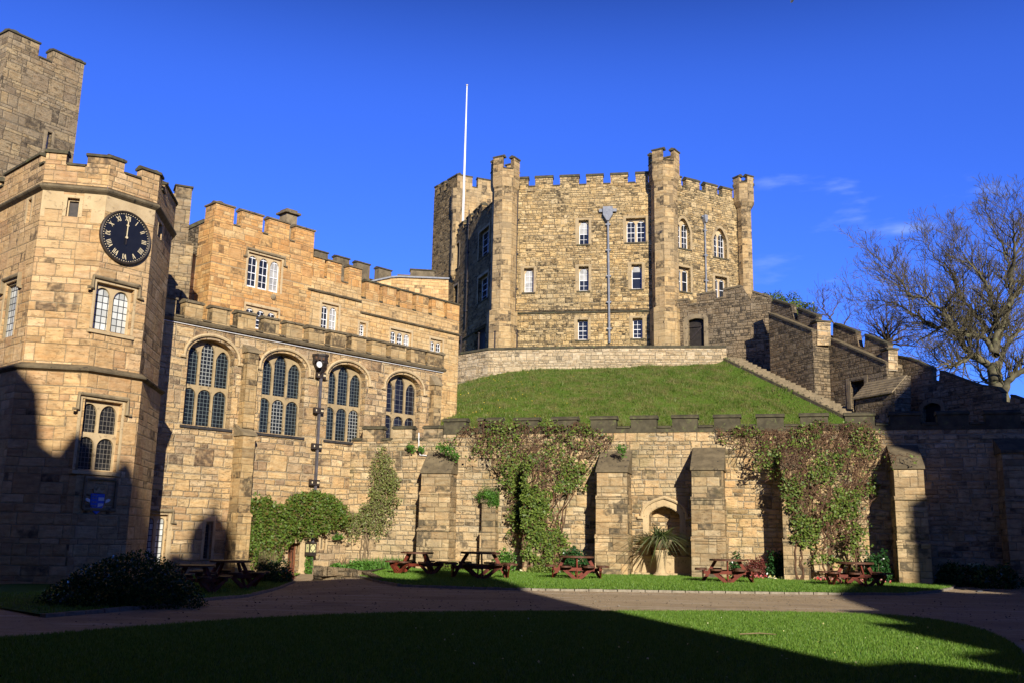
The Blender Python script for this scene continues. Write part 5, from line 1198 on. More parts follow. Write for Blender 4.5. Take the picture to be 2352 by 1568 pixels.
for i, ((px, py), Y, ro, lab) in enumerate(TBL):
    o = tab if i == 0 else copy_tree(tab); o['label'] = lab; o['group'] = 'round red-brown picnic tables'
    b_ = aty(px, py, Y); o.location = (b_.x, Y, gz(b_.x, Y)+.055); o.rotation_euler = (0, 0, rad(ro)+ math.atan2(b_.x, Y)*-1)
    sc = {1: 1.18, 5: .95}.get(i, 1.06); o.scale = (sc, sc, sc)
# ================================================================== PLANTS
NR = np.random.default_rng(11)
def blob(cs, n, seed=0, shell=.55, amp=.16):
    """points in a lumpy union of ellipsoids [(centre, radii)]"""
    g = np.random.default_rng(seed); out = []
    vol = np.array([r[0]*r[1]*r[2] for c, r in cs]); vol = vol**.75/ (vol**.75).sum()
    for (c, r), w in zip(cs, vol):
        m_ = int(n*w)+1; v = g.normal(size=(m_, 3)); v /= np.linalg.norm(v, axis=1, keepdims=True); q = g.uniform(shell**3, 1, size=(m_, 1))**(1/3)
        q = q*(1+amp*np.sin(v[:, :1]*7+seed)+amp*.75*np.sin(v[:, 1:2]*9)+amp*.6*np.cos(v[:, 2:3]*8))
        out.append(np.array(c)[None]+v*q*np.array(r)[None])
    return np.concatenate(out)
def bush(name, cs, n, leaf, mat, label, cat='bush', stems=8, smat='vinelight', seed=1, group=None, aspect=.6, shell=.45, base=None, amp=.16):
    c0 = base or (cs[0][0][0], cs[0][0][1], gz(cs[0][0][0], cs[0][0][1])); root = thing(name, c0, label, cat, group)
    P = blob(cs, n, seed, shell, amp); P = P[P[:, 2] > c0[2]-.02]
    leaves('foliage', P, leaf, mat, root, seed, aspect)
    g = MB(); rr = random.Random(seed)
    for k in range(stems):
        c, r = cs[k % len(cs)]; a = rr.uniform(0, 6.28); b = Vector(c0)+Vector((rr.uniform(-.12, .12)*r[0], rr.uniform(-.12, .12), -.05)); e = Vector(c)+Vector((math.cos(a)*r[0]*.7, math.sin(a)*r[1]*.7, rr.uniform(0, .6)*r[2]))
        m_ = b.lerp(e, .5)+Vector((rr.uniform(-.1, .1), rr.uniform(-.1, .1), .12)); g.tube([b, m_, e], [.02, .014, .006], 4)
    if stems: g.build('stems', smat, root)
    return root
def wallpt(pl, x, y, off): s_, z_ = pl.shift(off).sz(x, y); return pl.pt(s_, z_, off)
# climbers: stems wander over the wall inside an outline, leaves sit along them
def climber(name, pl, outline, nst, nleaf, roots, label, offf, seed, leafsz=.10, fleaf=None, stemmat='vine', leafm='leaf', bare=None, lo=.05, hi=.32, r=.012, up=1.0):
    rr = random.Random(seed); po = [pl.sz(*p) for p in outline]; poly_ = []
    for i in range(len(po)):
        a_, b_ = Vector(po[i]), Vector(po[(i+1) % len(po)]); n_ = max(1, int((b_-a_).length/.28)); nn_ = Vector((-(b_-a_).y, (b_-a_).x)).normalized()
        for k in range(n_): q_ = a_.lerp(b_, k/n_)+nn_*rr.gauss(0, .13); poly_.append((q_.x, min(q_.y, max(v[1] for v in po)+.1)))
    xs = [p[0] for p in poly_]; zs = [p[1] for p in poly_]
    zmin, zmax = min(zs), max(zs); b = pl.pt(roots[0], 0, offf(roots[0])+.1); root = thing(name, (b.x, b.y, 0), label, 'climbing plant')
    g = MB(); LP = []
    def walk(s, z, n, rad_, step=.16, a=None):
        a = rr.gauss(math.pi/2, .8) if a is None else a; pts = []; rs = []
        o = rr.uniform(lo, hi)
        for i in range(n):
            if not inside(poly_, s, z):
                a += math.pi*.6*rr.choice((-1, 1)); s2, z2 = s+math.cos(a)*step, z+math.sin(a)*step
                if not inside(poly_, s2, z2) and i > 1: break
            o = min(hi, max(lo, o+rr.uniform(-.03, .03))); pts.append(pl.pt(s, z, offf(s, z)+o)); rs.append(rad_*(1-.7*i/n)); LP.append((s, z, o))
            a += rr.gauss(0, .38)+ (math.pi/2-a)*.05*up; s += math.cos(a)*step; z += math.sin(a)*step
        if len(pts) > 2: g.tube(pts, rs, 4, False)
    for q in roots:
        for k in range(5):
            s, z = q+rr.uniform(-.2, .2), -.1; pts = []; rs = []; tgt = None; n = 18
            while tgt is None or not inside(poly_, *tgt): tgt = (q+rr.gauss(0, 1.6), rr.uniform(zmin+(zmax-zmin)*.55, zmax))
            for i in range(n+1):
                t = i/n; x = s*(1-t**3)+tgt[0]*t**3+rr.uniform(-.08, .08); zz = z*(1-t)+tgt[1]*t
                pts.append(pl.pt(x, zz, offf(x, zz)+.07+rr.uniform(0, .05))); rs.append(.045*(1-.6*t))
            g.tube(pts, rs, 5, False)
    k = 0
    while k < nst:
        s, z = rr.uniform(min(xs), max(xs)), zmin+(zmax-zmin)*rr.random()**.75
        if inside(poly_, s, z): walk(s, z, rr.randint(5, 13), r); k += 1
    g.build('stems', stemmat, root)
    LPn = []; bare = bare or (lambda s, z: 1-.75*((z-zmin)/(zmax-zmin)))
    while len(LPn) < nleaf:
        s, z, o = rr.choice(LP)
        if rr.random() < bare(s, z): LPn.append(pl.pt(s+rr.gauss(0, .06), z+rr.gauss(0, .06), offf(s, z)+o+rr.uniform(-.02, .12)))
    n_ = pl.n; leaves('leaves', np.array([tuple(p) for p in LPn]), leafsz, leafm, root, seed, .85, (n_.x*1.2, n_.y*1.2, .7), .8)
    return root
def offw(s):
    for a, b, p in B:
        if a-.06 <= s <= b+.06: return p
    return 0.0
def offsoft(fl_, fr_, z0=5.0, z1=5.9):
    def f(s, z=0):
        o = 0
        for a, b, p in B:
            o = max(o, p*(1 if a <= s <= b else (sm(fl_, 0, a-s) if s < a else sm(fr_, 0, s-b))))
        return o*(1-sm(z0, z1, z))
    return f
cl1 = [(1045, 1018), (1010, 1030), (1050, 1000), (1090, 975), (1180, 968), (1330, 972), (1395, 985), (1425, 1010), (1400, 1040), (1372, 1060), (1350, 1090), (1340, 1120), (1300, 1130), (1275, 1150), (1290, 1175), (1310, 1230), (1335, 1260), (1330, 1290), (1290, 1310), (1245, 1312), (1215, 1275), (1185, 1255), (1178, 1190), (1175, 1130), (1160, 1095), (1120, 1055), (1080, 1040)]
cl1 = [(x, y) for x, y in cl1]
climber('climbing_shrub', CW, cl1, 700, 7600, [CW.sz(1225, 1300)[0], CW.sz(1290, 1300)[0]], 'large climbing shrub, leafy below and bare brown above, left of the niche', offsoft(.3, 1.6), 3, .115, r=.013, bare=lambda s, z: (1-.86*sm(3.2, 5.6, z))*(.12+.88*sm(-.25, .35, math.sin(s*2.3+z*1.1)+math.sin(z*2.9-s*1.7)+.5)))
cl2 = [(1640, 985), (1700, 985), (1800, 985), (1900, 975), (1990, 968), (2020, 985), (2040, 1040), (2095, 1058), (2085, 1078), (2045, 1072), (2010, 1085), (2008, 1150), (1990, 1240), (1995, 1262), (1965, 1300), (1900, 1305), (1845, 1278), (1815, 1240), (1805, 1150), (1795, 1120), (1780, 1110), (1740, 1090), (1700, 1040), (1670, 1010)]
climber('climbing_shrub', CW, cl2, 850, 4700, [CW.sz(1830, 1300)[0], CW.sz(1900, 1300)[0], CW.sz(1970, 1300)[0]], 'broad climbing shrub of brown stems and sparse new leaves right of the niche', offsoft(.35, 3.6), 4, .11, r=.014, bare=lambda s, z: (.9-.75*sm(1.5, 6.0, z))*(.08+.92*sm(-.1, .6, math.sin(s*2.9+z*1.3)+math.sin(z*3.1-s*2.1)+.2)))
cl2b = [(1700, 1060), (1730, 1050), (1765, 1100), (1790, 1160), (1800, 1260), (1780, 1270), (1765, 1220), (1770, 1180), (1725, 1140), (1695, 1120)]
# white-barked loose climber at the left end of the wall and rose round the door
def offc(s, z=0): return 0.0
climber('wall_shrub', CW, [(818, 1180), (845, 1160), (860, 1110), (868, 1050), (880, 1030), (905, 1060), (918, 1110), (912, 1170), (905, 1215), (880, 1240), (850, 1225), (820, 1245), (795, 1215), (800, 1190)], 230, 4200, [CW.sz(838, 1280)[0]], 'loose pale green wall shrub climbing beside the hall corner', offc, 5, .085, stemmat='vinelight', leafm='olive', bare=lambda s, z: 1, hi=.5)
climber('door_climber', HL, [(556, 1300), (552, 1240), (556, 1190), (568, 1150), (610, 1158), (650, 1156), (690, 1140), (715, 1130), (745, 1140), (768, 1165), (785, 1185), (790, 1212), (760, 1225), (740, 1222), (715, 1225), (700, 1232), (668, 1226), (648, 1250), (636, 1295), (605, 1308)], 500, 15000, [HS(600, 1290)], 'dense leafy climber arching over the brown hall door', offc, 6, .12, stemmat='vinelight', leafm='rose', bare=lambda s, z: 1, lo=.1, hi=.55)
def tufts(name, pl, pts, label, sz=.15, n=150, mat='leaf', seed=3, r=.3):
    c = wallpt(pl, pts[0][0], pts[0][1], .3); root = thing(name, c, label, 'plant'); P = []
    for x, y, k in pts: q = wallpt(pl, x, y, .25+offw(CW.sz(x, y)[0])*.6); P.append(blob([(tuple(q), (r*k, r*k*.7, r*k*.7)), ((q.x+.12, q.y, q.z-.18*k), (r*k*.5, r*k*.4, r*k*.7))], int(n*k), seed, .2, .4))
    leaves('foliage', np.concatenate(P), sz, mat, root, seed, .4)
tufts('wall_plant', CW, [(1030, 1030, 1.2), (1012, 1026, .9), (1045, 1045, .7)], 'tuft of green wallflower on the sloping top of the first buttress', mat='bright')
tufts('wall_plant', CW, [(942, 1025, .8), (965, 1030, .5)], 'tuft of green wallflower just under the lower battlement', mat='bright')
tufts('wall_plant', CW, [(1425, 1028, 1.0)], 'tuft of green wallflower above the buttress left of the niche', mat='bright')
tufts('ivy_clump', CW, [(1121, 1134, 1.5), (1108, 1140, 1.0), (1132, 1138, .9), (1136, 1150, .6)], 'cap of ivy on top of the short narrow buttress', mat='bright', sz=.09, n=900)
tufts('wall_plant', CW, [(1928, 1045, 1.6)], 'bright green tuft among the bare stems of the broad climber', mat='bright')
tufts('wall_plant', CW, [(1950, 1230, .0)], '') if 0 else None
def gp(x, y): 
    q = g2(x, y); return (q[0], q[1], gz(*q))
def lowbed(x, y, Y, rx, rz, ry=.35): q = aty(x, y, Y); return ((q.x, Y, gz(q.x, Y)+rz*.45), (rx, ry, rz))
# dark bush mound in front of the tower
bm = [((-8.35, 21.6, .1), (1.4, 1.1, .98)), ((-7.7, 21.7, .0), (1.05, 1.0, .74)), ((-9.1, 21.5, .0), (1.0, 1.0, .66)), ((-8.35, 22.3, .2), (1.1, .9, .95))]
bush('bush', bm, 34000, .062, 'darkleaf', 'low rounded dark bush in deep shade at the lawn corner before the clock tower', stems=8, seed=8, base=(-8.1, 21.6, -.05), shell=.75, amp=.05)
bush('shrub', [lowbed(1692, 1270, 42.3, .52, .75, .5), lowbed(1700, 1262, 42.4, .4, .8, .4)], 3200, .12, 'darkleaf', 'dark glossy evergreen shrub against the buttress right of the niche', seed=9)
bush('shrub', [lowbed(1780, 1280, 41.2, .45, .8, .4)], 2300, .12, 'darkleaf', 'dark glossy shrub in the corner beside the broad climber', seed=10)
bush('shrub', [lowbed(2018, 1290, 39.4, .55, .85, .5), lowbed(2002, 1285, 39.6, .4, .7, .4)], 3000, .12, 'darkleaf', 'dark glossy shrub behind the last table, at the end of the bed', seed=12)
bush('shrub', [lowbed(1740, 1285, 41.3, .50, .62, .4)], 2600, .08, 'redleaf', 'small red-purple leafed bush between two dark shrubs', seed=13)
bush('shrub', [lowbed(1318, 1280, 42.9, .55, .8, .4)], 2600, .11, 'darkleaf', 'dark green shrub behind the third table', seed=14)
bush('shrub', [lowbed(1160, 1272, 43.3, .5, .75, .4), lowbed(1148, 1290, 43.2, .4, .5, .3), lowbed(1162, 1245, 43.3, .25, .5, .25)], 1400, .13, 'bright', 'young green shrub with open branches beside the short buttress', seed=15)
bush('flower_bed_foliage', [lowbed(790, 1300, 42.5, .9, .34, .6), lowbed(830, 1300, 42.5, .8, .36, .6), lowbed(765, 1300, 42, .5, .26, .5)], 5200, .11, 'bright', 'low mound of bright green leaves above the stone edging by the hall door', cat='plant', seed=16, stems=0)
bush('brown_shrub', [lowbed(630, 1318, 36.5, .7, .55, .5), lowbed(648, 1322, 35.6, .45, .42, .4), lowbed(612, 1318, 37.2, .5, .5, .4)], 3600, .09, 'darkleaf', 'dark rounded shrub at the lawn edge before the hall door', seed=17, smat='vine')
bush('red_shrub', [lowbed(665, 1292, 38.0, .28, .34, .25)], 420, .09, 'redleaf', 'small reddish shrub left of the hall door', seed=18)
bush('shrub', [lowbed(1008, 1300, 43.5, .0+.3, .25, .25), lowbed(1035, 1300, 43.5, .5, .28, .25), lowbed(1070, 1300, 43.3, .5, .28, .25)], 1500, .13, 'leaf', 'row of broad low leaves along the foot of the first buttress', cat='plant', stems=0, seed=19)
bush('shrub', [lowbed(1265, 1300, 42.3, .5, .32, .3), lowbed(1230, 1305, 42.4, .35, .25, .3)], 1300, .12, 'leaf', 'low green plants under the leafy climber', cat='plant', stems=0, seed=20)
bush('hanging_plant', [(tuple(wallpt(HL, 776, 1237, .35)), (.24, .24, .26))], 300, .1, 'bright', 'small round hanging plant on the wall right of the door climber', cat='plant', stems=0, seed=21, base=tuple(wallpt(HL, 776, 1237, .2)))
bush('ivy', [(tuple(wallpt(HL, 709, 1300, .28)), (.18, .15, 1.0))], 700, .09, 'bright', 'thin ivy growing up the downpipe under the lantern', cat='plant', stems=0, seed=22, base=tuple(wallpt(HL, 709, 1330, .2)))
for k, (x, y, Y, rx) in enumerate([(2230, 1300, 38.2, .9), (2290, 1300, 37.2, 1.0), (2180, 1305, 38.6, .5)]): bush('shrub', [lowbed(x, y, Y, rx, .6, .5)], 1800, .12, 'darkleaf', ['shaded low shrub right of the small sign', 'shaded low shrub furthest along the curtain wall', 'shaded low shrub left of the small sign'][k], seed=30+k)
# strap leaf clumps: grass-like flower bed, straw stems, urn plant
def straps(name, P, h, w, mat, label, seed, droop=.5, cat='plant', spread=.35, base=None, per=1, n=5):
    rr = random.Random(seed); vs = []; fs = []; root = thing(name, base or tuple(P[0]), label, cat)
    for p in P:
        a = rr.uniform(0, 6.283); hh_ = h*rr.uniform(.6, 1.15); out_ = Vector((math.cos(a), math.sin(a), 0)); sd = Vector((-out_.y, out_.x, 0)); sp = spread*rr.uniform(.3, 1.3); k = len(vs)
        for i in range(n+1):
            t = i/n; c = Vector(p)+out_*(sp*hh_*t+sp*hh_*droop*t*t)+Vector((0, 0, hh_*(t-droop*sp*1.4*t*t))); ww = w*(1-t**2*.95)/2
            vs += [tuple(c-sd*ww), tuple(c+sd*ww)]
        for i in range(n): fs.append((k+i*2, k+i*2+1, k+i*2+3, k+i*2+2))
    g = MB(); g.v = vs; g.f = fs; g.build('leaves', mat, root, uv=False); return root
rr = random.Random(5)
P = []
for k in range(900): x = rr.uniform(815, 925); q = aty(x, 1300, rr.uniform(43.0, 45.0)); P.append((q.x, q.y, gz(q.x, q.y)+.02))
straps('flower_bed', P, .62, .03, 'bright', 'bed of upright bright green blades behind the first table', 41, cat='plant', spread=.2)
P = []
for k in range(260): q = aty(rr.uniform(590, 632), 1320, rr.uniform(37, 38.6)); P.append((q.x, q.y, gz(q.x, q.y)))
straps('dry_stems', P, 1.15, .022, 'deadleaf', 'clump of dry straw-coloured stems left of the dark shrub', 42, spread=.12)
P = []
for k in range(60): q = aty(rr.uniform(772, 800), 1300, rr.uniform(44.4, 44.9)); P.append((q.x, q.y, gz(q.x, q.y)+.1))
straps('dry_stems', P, .9, .05, 'vinelight', 'brown dead stalks against the wall behind the bright foliage', 43, spread=.35)
# urn in front of the niche
uq = CW.pt(CW.sz(1523, 1300)[0]+.02, 0, .95); uz = gz(uq.x, uq.y)+.06
urn = thing('urn', (uq.x, uq.y, uz), 'weathered stone urn on a baluster pedestal before the niche', 'urn')
MB().lathe((uq.x, uq.y, uz), [(.36, 0), (.36, .07), (.27, .10), (.22, .20), (.20, .35), (.22, .60), (.27, .85), (.30, .92), (.26, .96), (.34, 1.02), (.34, 1.08)], 20).build('pedestal', 'ashlar', urn, True)
MB().lathe((uq.x, uq.y, uz+1.08), [(.18, 0), (.20, .04), (.36, .12), (.44, .28), (.48, .34), (.50, .42), (.46, .45), (.40, .40)], 20).build('bowl', 'ashlard', urn, True)
straps('spiky_plant', [(uq.x+rr.uniform(-.2, .2), uq.y+rr.uniform(-.2, .2), uz+1.45) for _ in range(250)], 1.25, .06, 'spike', 'spiky strap-leafed plant spilling out of the stone urn', 44, droop=1.0, spread=.95, base=(uq.x, uq.y, uz+1.45), n=7)
# small spring flowers along the beds
def flowers(name, xs, Yf, n, mat, label, seed, z=.16):
    rr = random.Random(seed); P = []
    for k in range(n): x = rr.choice(xs)+rr.gauss(0, 9); q = aty(x, 1300, Yf(x)+rr.uniform(-.3, .3)); P.append((q.x, q.y, gz(q.x, q.y)+z*rr.uniform(.5, 1.3)))
    root = thing(name, P[0], label, 'flowers'); P = np.array(P); o = leaves('petals', np.repeat(P, 3, 0)+NR.normal(size=(n*3, 3))*.02, .10, mat, root, seed, .9); o['kind'] = 'stuff'; leaves('foliage', np.repeat(P, 4, 0)-np.array([0, 0, .08])+NR.normal(size=(n*4, 3))*.05, .12, 'leaf', root, seed+1, .4)
yf = lambda x: CW.o.y+(aty(x, 1300, 42).x-CW.o.x)*math.tan(rad(-15.5))-.9
flowers('tulips', [1720, 1745], lambda x: yf(x)-.4, 16, 'petr', 'red and pink tulips under the red-purple bush', 51)
flowers('tulips', [1885, 1900, 1925, 1970], lambda x: yf(x)-.6, 34, 'petr', 'red tulips scattered under the broad climber', 52)
flowers('daffodils', [1770, 1790, 1800], lambda x: yf(x)-.4, 12, 'petw', 'white and yellow flowers beside the broad climber', 53)
flowers('daffodils', [1160, 1185], lambda x: yf(x)-.3, 12, 'petw', 'white flowers beside the young green shrub', 54)
flowers('tulips', [2010, 2025], lambda x: yf(x)-.6, 10, 'petr', 'red tulips under the last glossy shrub', 55)
# low stone edging wall by the hall door
e = [g2(735, 1332), g2(742, 1331), g2(790, 1327), g2(830, 1325), g2(862, 1333)]
lw = thing('edging_wall', (e[0][0], e[0][1], 0), 'low mossy stone edging wall curving away from the hall door', 'low wall')
hh = [.55, .5, .36, .22, .1]; g = MB()
for i in range(4):
    a, b = Vector(e[i]), Vector(e[i+1]); d = (b-a).normalized(); n_ = Vector((-d.y, d.x))*.3
    za, zb_ = gz(*a), gz(*b); g.prism([Vector((a.x, a.y, -.3)), Vector((b.x, b.y, -.3)), Vector((b.x, b.y, zb_+hh[i+1])), Vector((a.x, a.y, za+hh[i]))], (n_.x, n_.y, 0))
g.build('wall', 'grey', lw)
be = CW.pt(CW.sz(925, 1200)[0], 0, 1.2); be2 = CW.pt(CW.sz(925, 1200)[0], 0, .1); bedp = [e[0], e[2], e[3], (be.x, be.y), (be2.x, be2.y), (q1.x, q1.y)]
tag(sheet('flower_bed_soil', bedp, .13, 'earth', .8), None, None, kind='structure')
pn_ = np.random.default_rng(5); XY = [(x, y) for x, y in zip(pn_.uniform(-9, 26, 9000), pn_.uniform(17, 40, 9000)) if inside(road, x, y) and not inside(near_lawn, x, y) and not inside(upper_lawn, x, y) and not inside(ll, x, y)][:3800]
PP = np.array([(x, y, gz(x, y)+.012) for x, y in XY]); aa_ = pn_.uniform(0, 6.283, len(PP)); sz_p = pn_.uniform(.012, .034, (len(PP), 1)); A_q = np.stack([np.cos(aa_), np.sin(aa_), pn_.normal(0, .3, len(PP))], 1)*sz_p; B_q = np.stack([-np.sin(aa_), np.cos(aa_), pn_.normal(0, .3, len(PP))], 1)*sz_p
tag(quads('loose_gravel', PP, A_q, B_q, 'kerb'), None, None, kind='stuff')
# small sign on a post and drain grates
sp = aty(2237, 1290, 38.4); sg = thing('sign', (sp.x, sp.y, gz(sp.x, sp.y)), 'small pale plant sign on a short post in the shade', 'sign')
g = MB(); g.box((sp.x, sp.y, gz(sp.x, sp.y)+.3), (.05, 0, 0), (0, .03, 0), (0, 0, .3)); g.build('post', 'door', sg); g = MB(); g.box((sp.x, sp.y-.03, gz(sp.x, sp.y)+.72), (.24, 0, 0), (0, .015, .0), (0, 0, .18)); g.build('board', 'lampglass', sg)
def lz(x, y): return ((3000+x/2.146)/1.7415, (2200+y/2.146)/1.7415)
for pts, lab in (([(1795, 333), (1905, 318), (1950, 324), (1835, 340)], 'large dark drain grate in the gravel beyond the lawn end'), ([(1935, 352), (1985, 348), (2005, 353), (1950, 357)], 'small dark drain cover nearer the lawn end'), ([(1990, 343), (2040, 337), (2060, 342), (2015, 347)], 'small dark drain cover beside the other small one')):
    P = [Vector((*g2(*lz(*p)), 0)) for p in pts]; c = sum(P, Vector())/4; z = gz(c.x, c.y)+.004
    root = thing('drain_cover', (c.x, c.y, z), lab, 'drain cover'); g = MB(); g.prism([Vector((p.x, p.y, z)) for p in P], (0, 0, .012)); g.build('frame', 'iron', root)
    g = MB()
    for k in range(1, 6): a = P[0].lerp(P[1], k/6); b = P[3].lerp(P[2], k/6); g.bar(Vector((a.x, a.y, z+.02)), Vector((b.x, b.y, z+.02)), .025, .015)
    g.build('bars', 'lead', root)
# gull at the top of the frame
gq = aty(1820, 0, 52); sc_g = .32; g = MB()
root = thing('gull', gq, 'white gull gliding high over the keep', 'bird')
body = [(-.30, .02), (-.20, .07), (0, .10), (.18, .09), (.27, .05), (.33, .01)]
g.tube([gq+Vector((.0, x*1.0, 0)) for x, r in body], [r for x, r in body], 8)
for s in (-1, 1):
    k = len(g.v); g.prism([gq+Vector((0, -.08, .03)), gq+Vector((s*.32, -.10, .16)), gq+Vector((s*.72, .06, .06)), gq+Vector((s*.30, .07, .15)), gq+Vector((0, .10, .03))], (0, 0, .012))
g.build('body', 'white', root)
# ================================================================== GRASS BLADES
def blades(name, poly, n, h, w, mat, label, zf, seed=1, reg=None):
    g = np.random.default_rng(seed); xs = [p[0] for p in poly]; ys = [p[1] for p in poly]; pts = []
    P = np.array(poly); c = 0
    X = g.uniform(min(xs), max(xs), n*3); Y = g.uniform(min(ys), max(ys), n*3)
    ins = np.zeros(len(X), bool); j = len(poly)-1
    for i in range(len(poly)):
        xi, yi = poly[i]; xj, yj = poly[j]
        if yi != yj: ins ^= ((yi > Y) != (yj > Y)) & (X < (xj-xi)*(Y-yi)/(yj-yi)+xi)
        j = i
    if reg: ins &= reg(X, Y)
    X = X[ins][:n]; Y = Y[ins][:n]; Z = np.array([zf(x, y) for x, y in zip(X, Y)]); m_ = len(X)
    a = g.uniform(0, 6.283, m_); C = np.stack([X, Y, Z], 1); A = np.stack([np.cos(a), np.sin(a), 0*a], 1)*w*g.uniform(.5, 1.2, (m_, 1))
    Bv = np.stack([g.normal(0, .35, m_), g.normal(0, .35, m_), np.ones(m_)], 1)*h*g.uniform(.5, 1.25, (m_, 1))
    o = quads(name, C, A, Bv, mat, tri=True); return tag(o, None, None, kind='stuff')
blades('grass', near_lawn, 230000, .050, .009, 'blade', '', lambda x, y: gz(x, y)+.03, 1, lambda X, Y: (np.abs(X) < Y*.56+.8) & (Y > 10.3))
blades('grass', upper_lawn, 110000, .07, .012, 'blade', '', lambda x, y: gz(x, y)+.055, 2)
blades('grass', ll, 14000, .07, .014, 'blade', '', lambda x, y: gz(x, y)+.045, 3, lambda X, Y: X > -13)
dz_ = np.random.default_rng(77); q_ = [(x, y) for x, y in zip(dz_.uniform(-2, 13, 900), dz_.uniform(11, 21, 900)) if inside(near_lawn, x, y)][:60]+[(x, y) for x, y in zip(dz_.uniform(-6, 16, 300), dz_.uniform(31, 43, 300)) if inside(upper_lawn, x, y)][:50]
tag(leaves('daisies', np.array([(x, y, gz(x, y)+.075) for x, y in q_]), .032, 'petw', None, 5, 1.0), None, None, kind='stuff')
tw_ = aty(1745, 1440, 17); g = MB(); g.tube([(tw_.x-.35, tw_.y, .08), (tw_.x, tw_.y+.03, .10), (tw_.x+.3, tw_.y+.08, .08)], [.012, .01, .006], 5); tag(g.build('fallen_twig', 'vinelight'), 'thin pale twig lying on the sunlit part of the near lawn', 'twig')
# mound grass: tufts over the mound surface, leaning down the slope
g_ = np.random.default_rng(9); U_ = g_.uniform(0, NU-.001, 150000); V_ = g_.uniform(0, NV*.92, 150000); MV = np.array(mv).reshape(NU+1, NV+1, 3)
iu, iv = U_.astype(int), V_.astype(int); fu_, fv_ = (U_-iu)[:, None], (V_-iv)[:, None]
Cm = MV[iu, iv]*(1-fu_)*(1-fv_)+MV[iu+1, iv]*fu_*(1-fv_)+MV[iu, iv+1]*(1-fu_)*fv_+MV[iu+1, iv+1]*fu_*fv_
aa = g_.uniform(0, 6.283, len(Cm)); cl_ = np.sin(Cm[:, 0]*1.3+2*np.sin(Cm[:, 1]*.7))*np.sin(Cm[:, 1]*1.7+Cm[:, 0]*.6); hh_s = .11+.09*np.clip(cl_, -.6, 1)+.10*(np.sin(Cm[:, 0]*5.1)*np.sin(Cm[:, 1]*4.3+Cm[:, 0]) > .8)+.16*(g_.random(len(Cm)) < .03)
Am = np.stack([np.cos(aa), np.sin(aa), 0*aa], 1)*.022; Bm_ = np.stack([g_.normal(0, .4, len(Cm)), g_.normal(-.35, .35, len(Cm)), np.ones(len(Cm))], 1)*hh_s[:, None]
tag(quads('mound_grass', Cm-np.array([0, 0, .02]), Am, Bm_, 'bladeold', tri=True), None, None, kind='stuff')
dn = g_.integers(0, len(Cm), 20000); sel = [i for i in dn if g_.random() < np.exp(-((U_[i]/NU-.18)/.16)**2)][:120]
dp_ = Cm[sel]+np.array([0, -.03, .12]); o = leaves('dandelions', np.repeat(dp_, 2, 0), .065, 'pety', None, 3, 1.0); tag(o, None, None, kind='stuff')
# ================================================================== TREES
def grow_tree(mb, tw, p, d, length, r, depth, rr, upb=.12, spawn=3, seg=.55):
    n = max(3, int(length/seg)); pts = [p.copy()]; rs = [r]; q = p.copy(); d = d.normalized()
    for i in range(n):
        d = (d+Vector((rr.gauss(0, .16), rr.gauss(0, .16), rr.gauss(0, .13)+upb*.5))).normalized(); q = q+d*(length/n); pts.append(q.copy()); rs.append(max(.011, r*(1-.75*(i+1)/n)))
    (mb if r > .05 else tw).tube(pts, rs, 6 if r > .06 else (4 if r > .02 else 3), False)
    if depth > 0:
        k = max(2, int(length*spawn/1.6))
        for i in range(k):
            t = rr.uniform(.2, 1); j = min(n-1, int(t*n)); b = pts[j].lerp(pts[j+1], t*n-j); ax = (pts[j+1]-pts[j]).normalized()
            s = ax.orthogonal().normalized(); s = Matrix.Rotation(rr.uniform(0, 6.283), 3, ax) @ s
            nd = (ax*rr.uniform(.5, 1.0)+s*rr.uniform(.5, .9)+Vector((0, 0, .25))).normalized(); grow_tree(mb, tw, b, nd, length*rr.uniform(.38, .66)*(1-.3*t), rs[j]*.6, depth-1, rr, upb, spawn, seg*.75)
def limb_tree(name, Y, base, limbs, label, conv, seed, sub, r0, depth=2, bark='bark', twig='twig', sl=2.6, spawn=2.2):
    rr = random.Random(seed); b = aty(*base, Y); root = thing(name, b, label, 'tree'); mb = MB(); tw = MB()
    for ln in limbs:
        r1, r2 = ln[0]; yo = ln[1]; P = [aty(*conv(x, y), Y+yo*(i/(len(ln[2])-1))) for i, (x, y) in enumerate(ln[2])]
        # resample smoothly
        Q = []
        for i in range(len(P)-1):
            p0, p1, p2, p3 = P[max(i-1, 0)], P[i], P[i+1], P[min(i+2, len(P)-1)]
            for k in range(5):
                t = k/5; Q.append(.5*((2*p1)+(p2-p0)*t+(2*p0-5*p1+4*p2-p3)*t*t+(3*p1-p0-3*p2+p3)*t**3)+Vector((rr.gauss(0, .04), rr.gauss(0, .1), rr.gauss(0, .04))))
        Q.append(P[-1]); R_ = [r1*.86+(r2-r1)*(i/(len(Q)-1))**.8 for i in range(len(Q))]; mb.tube(Q, R_, 9 if r1 > .3 else 7, False)
        if ln[3]:
            for i in range(3, len(Q)):
                for _ in range(ln[3]+1):
                    if rr.random() > .85: continue
                    ax = (Q[i]-Q[i-1]).normalized(); s = Matrix.Rotation(rr.uniform(0, 6.283), 3, ax) @ ax.orthogonal().normalized()
                    nd = (ax*.7+s*.75+Vector((0, 0, .35))).normalized(); grow_tree(mb, tw, Q[i], nd, sl*rr.uniform(.5, 1.2)*(1 if i < len(Q)*.8 else .75), min(R_[i]*.42, .055), depth, rr, .14, spawn)
    mb.build('trunk', bark, root, True, uv=False); tw.build('crown', twig, root, uv=False)
def tz(x, y): return ((3200+x/1.568)/1.7415, (700+y/1.568)/1.7415)
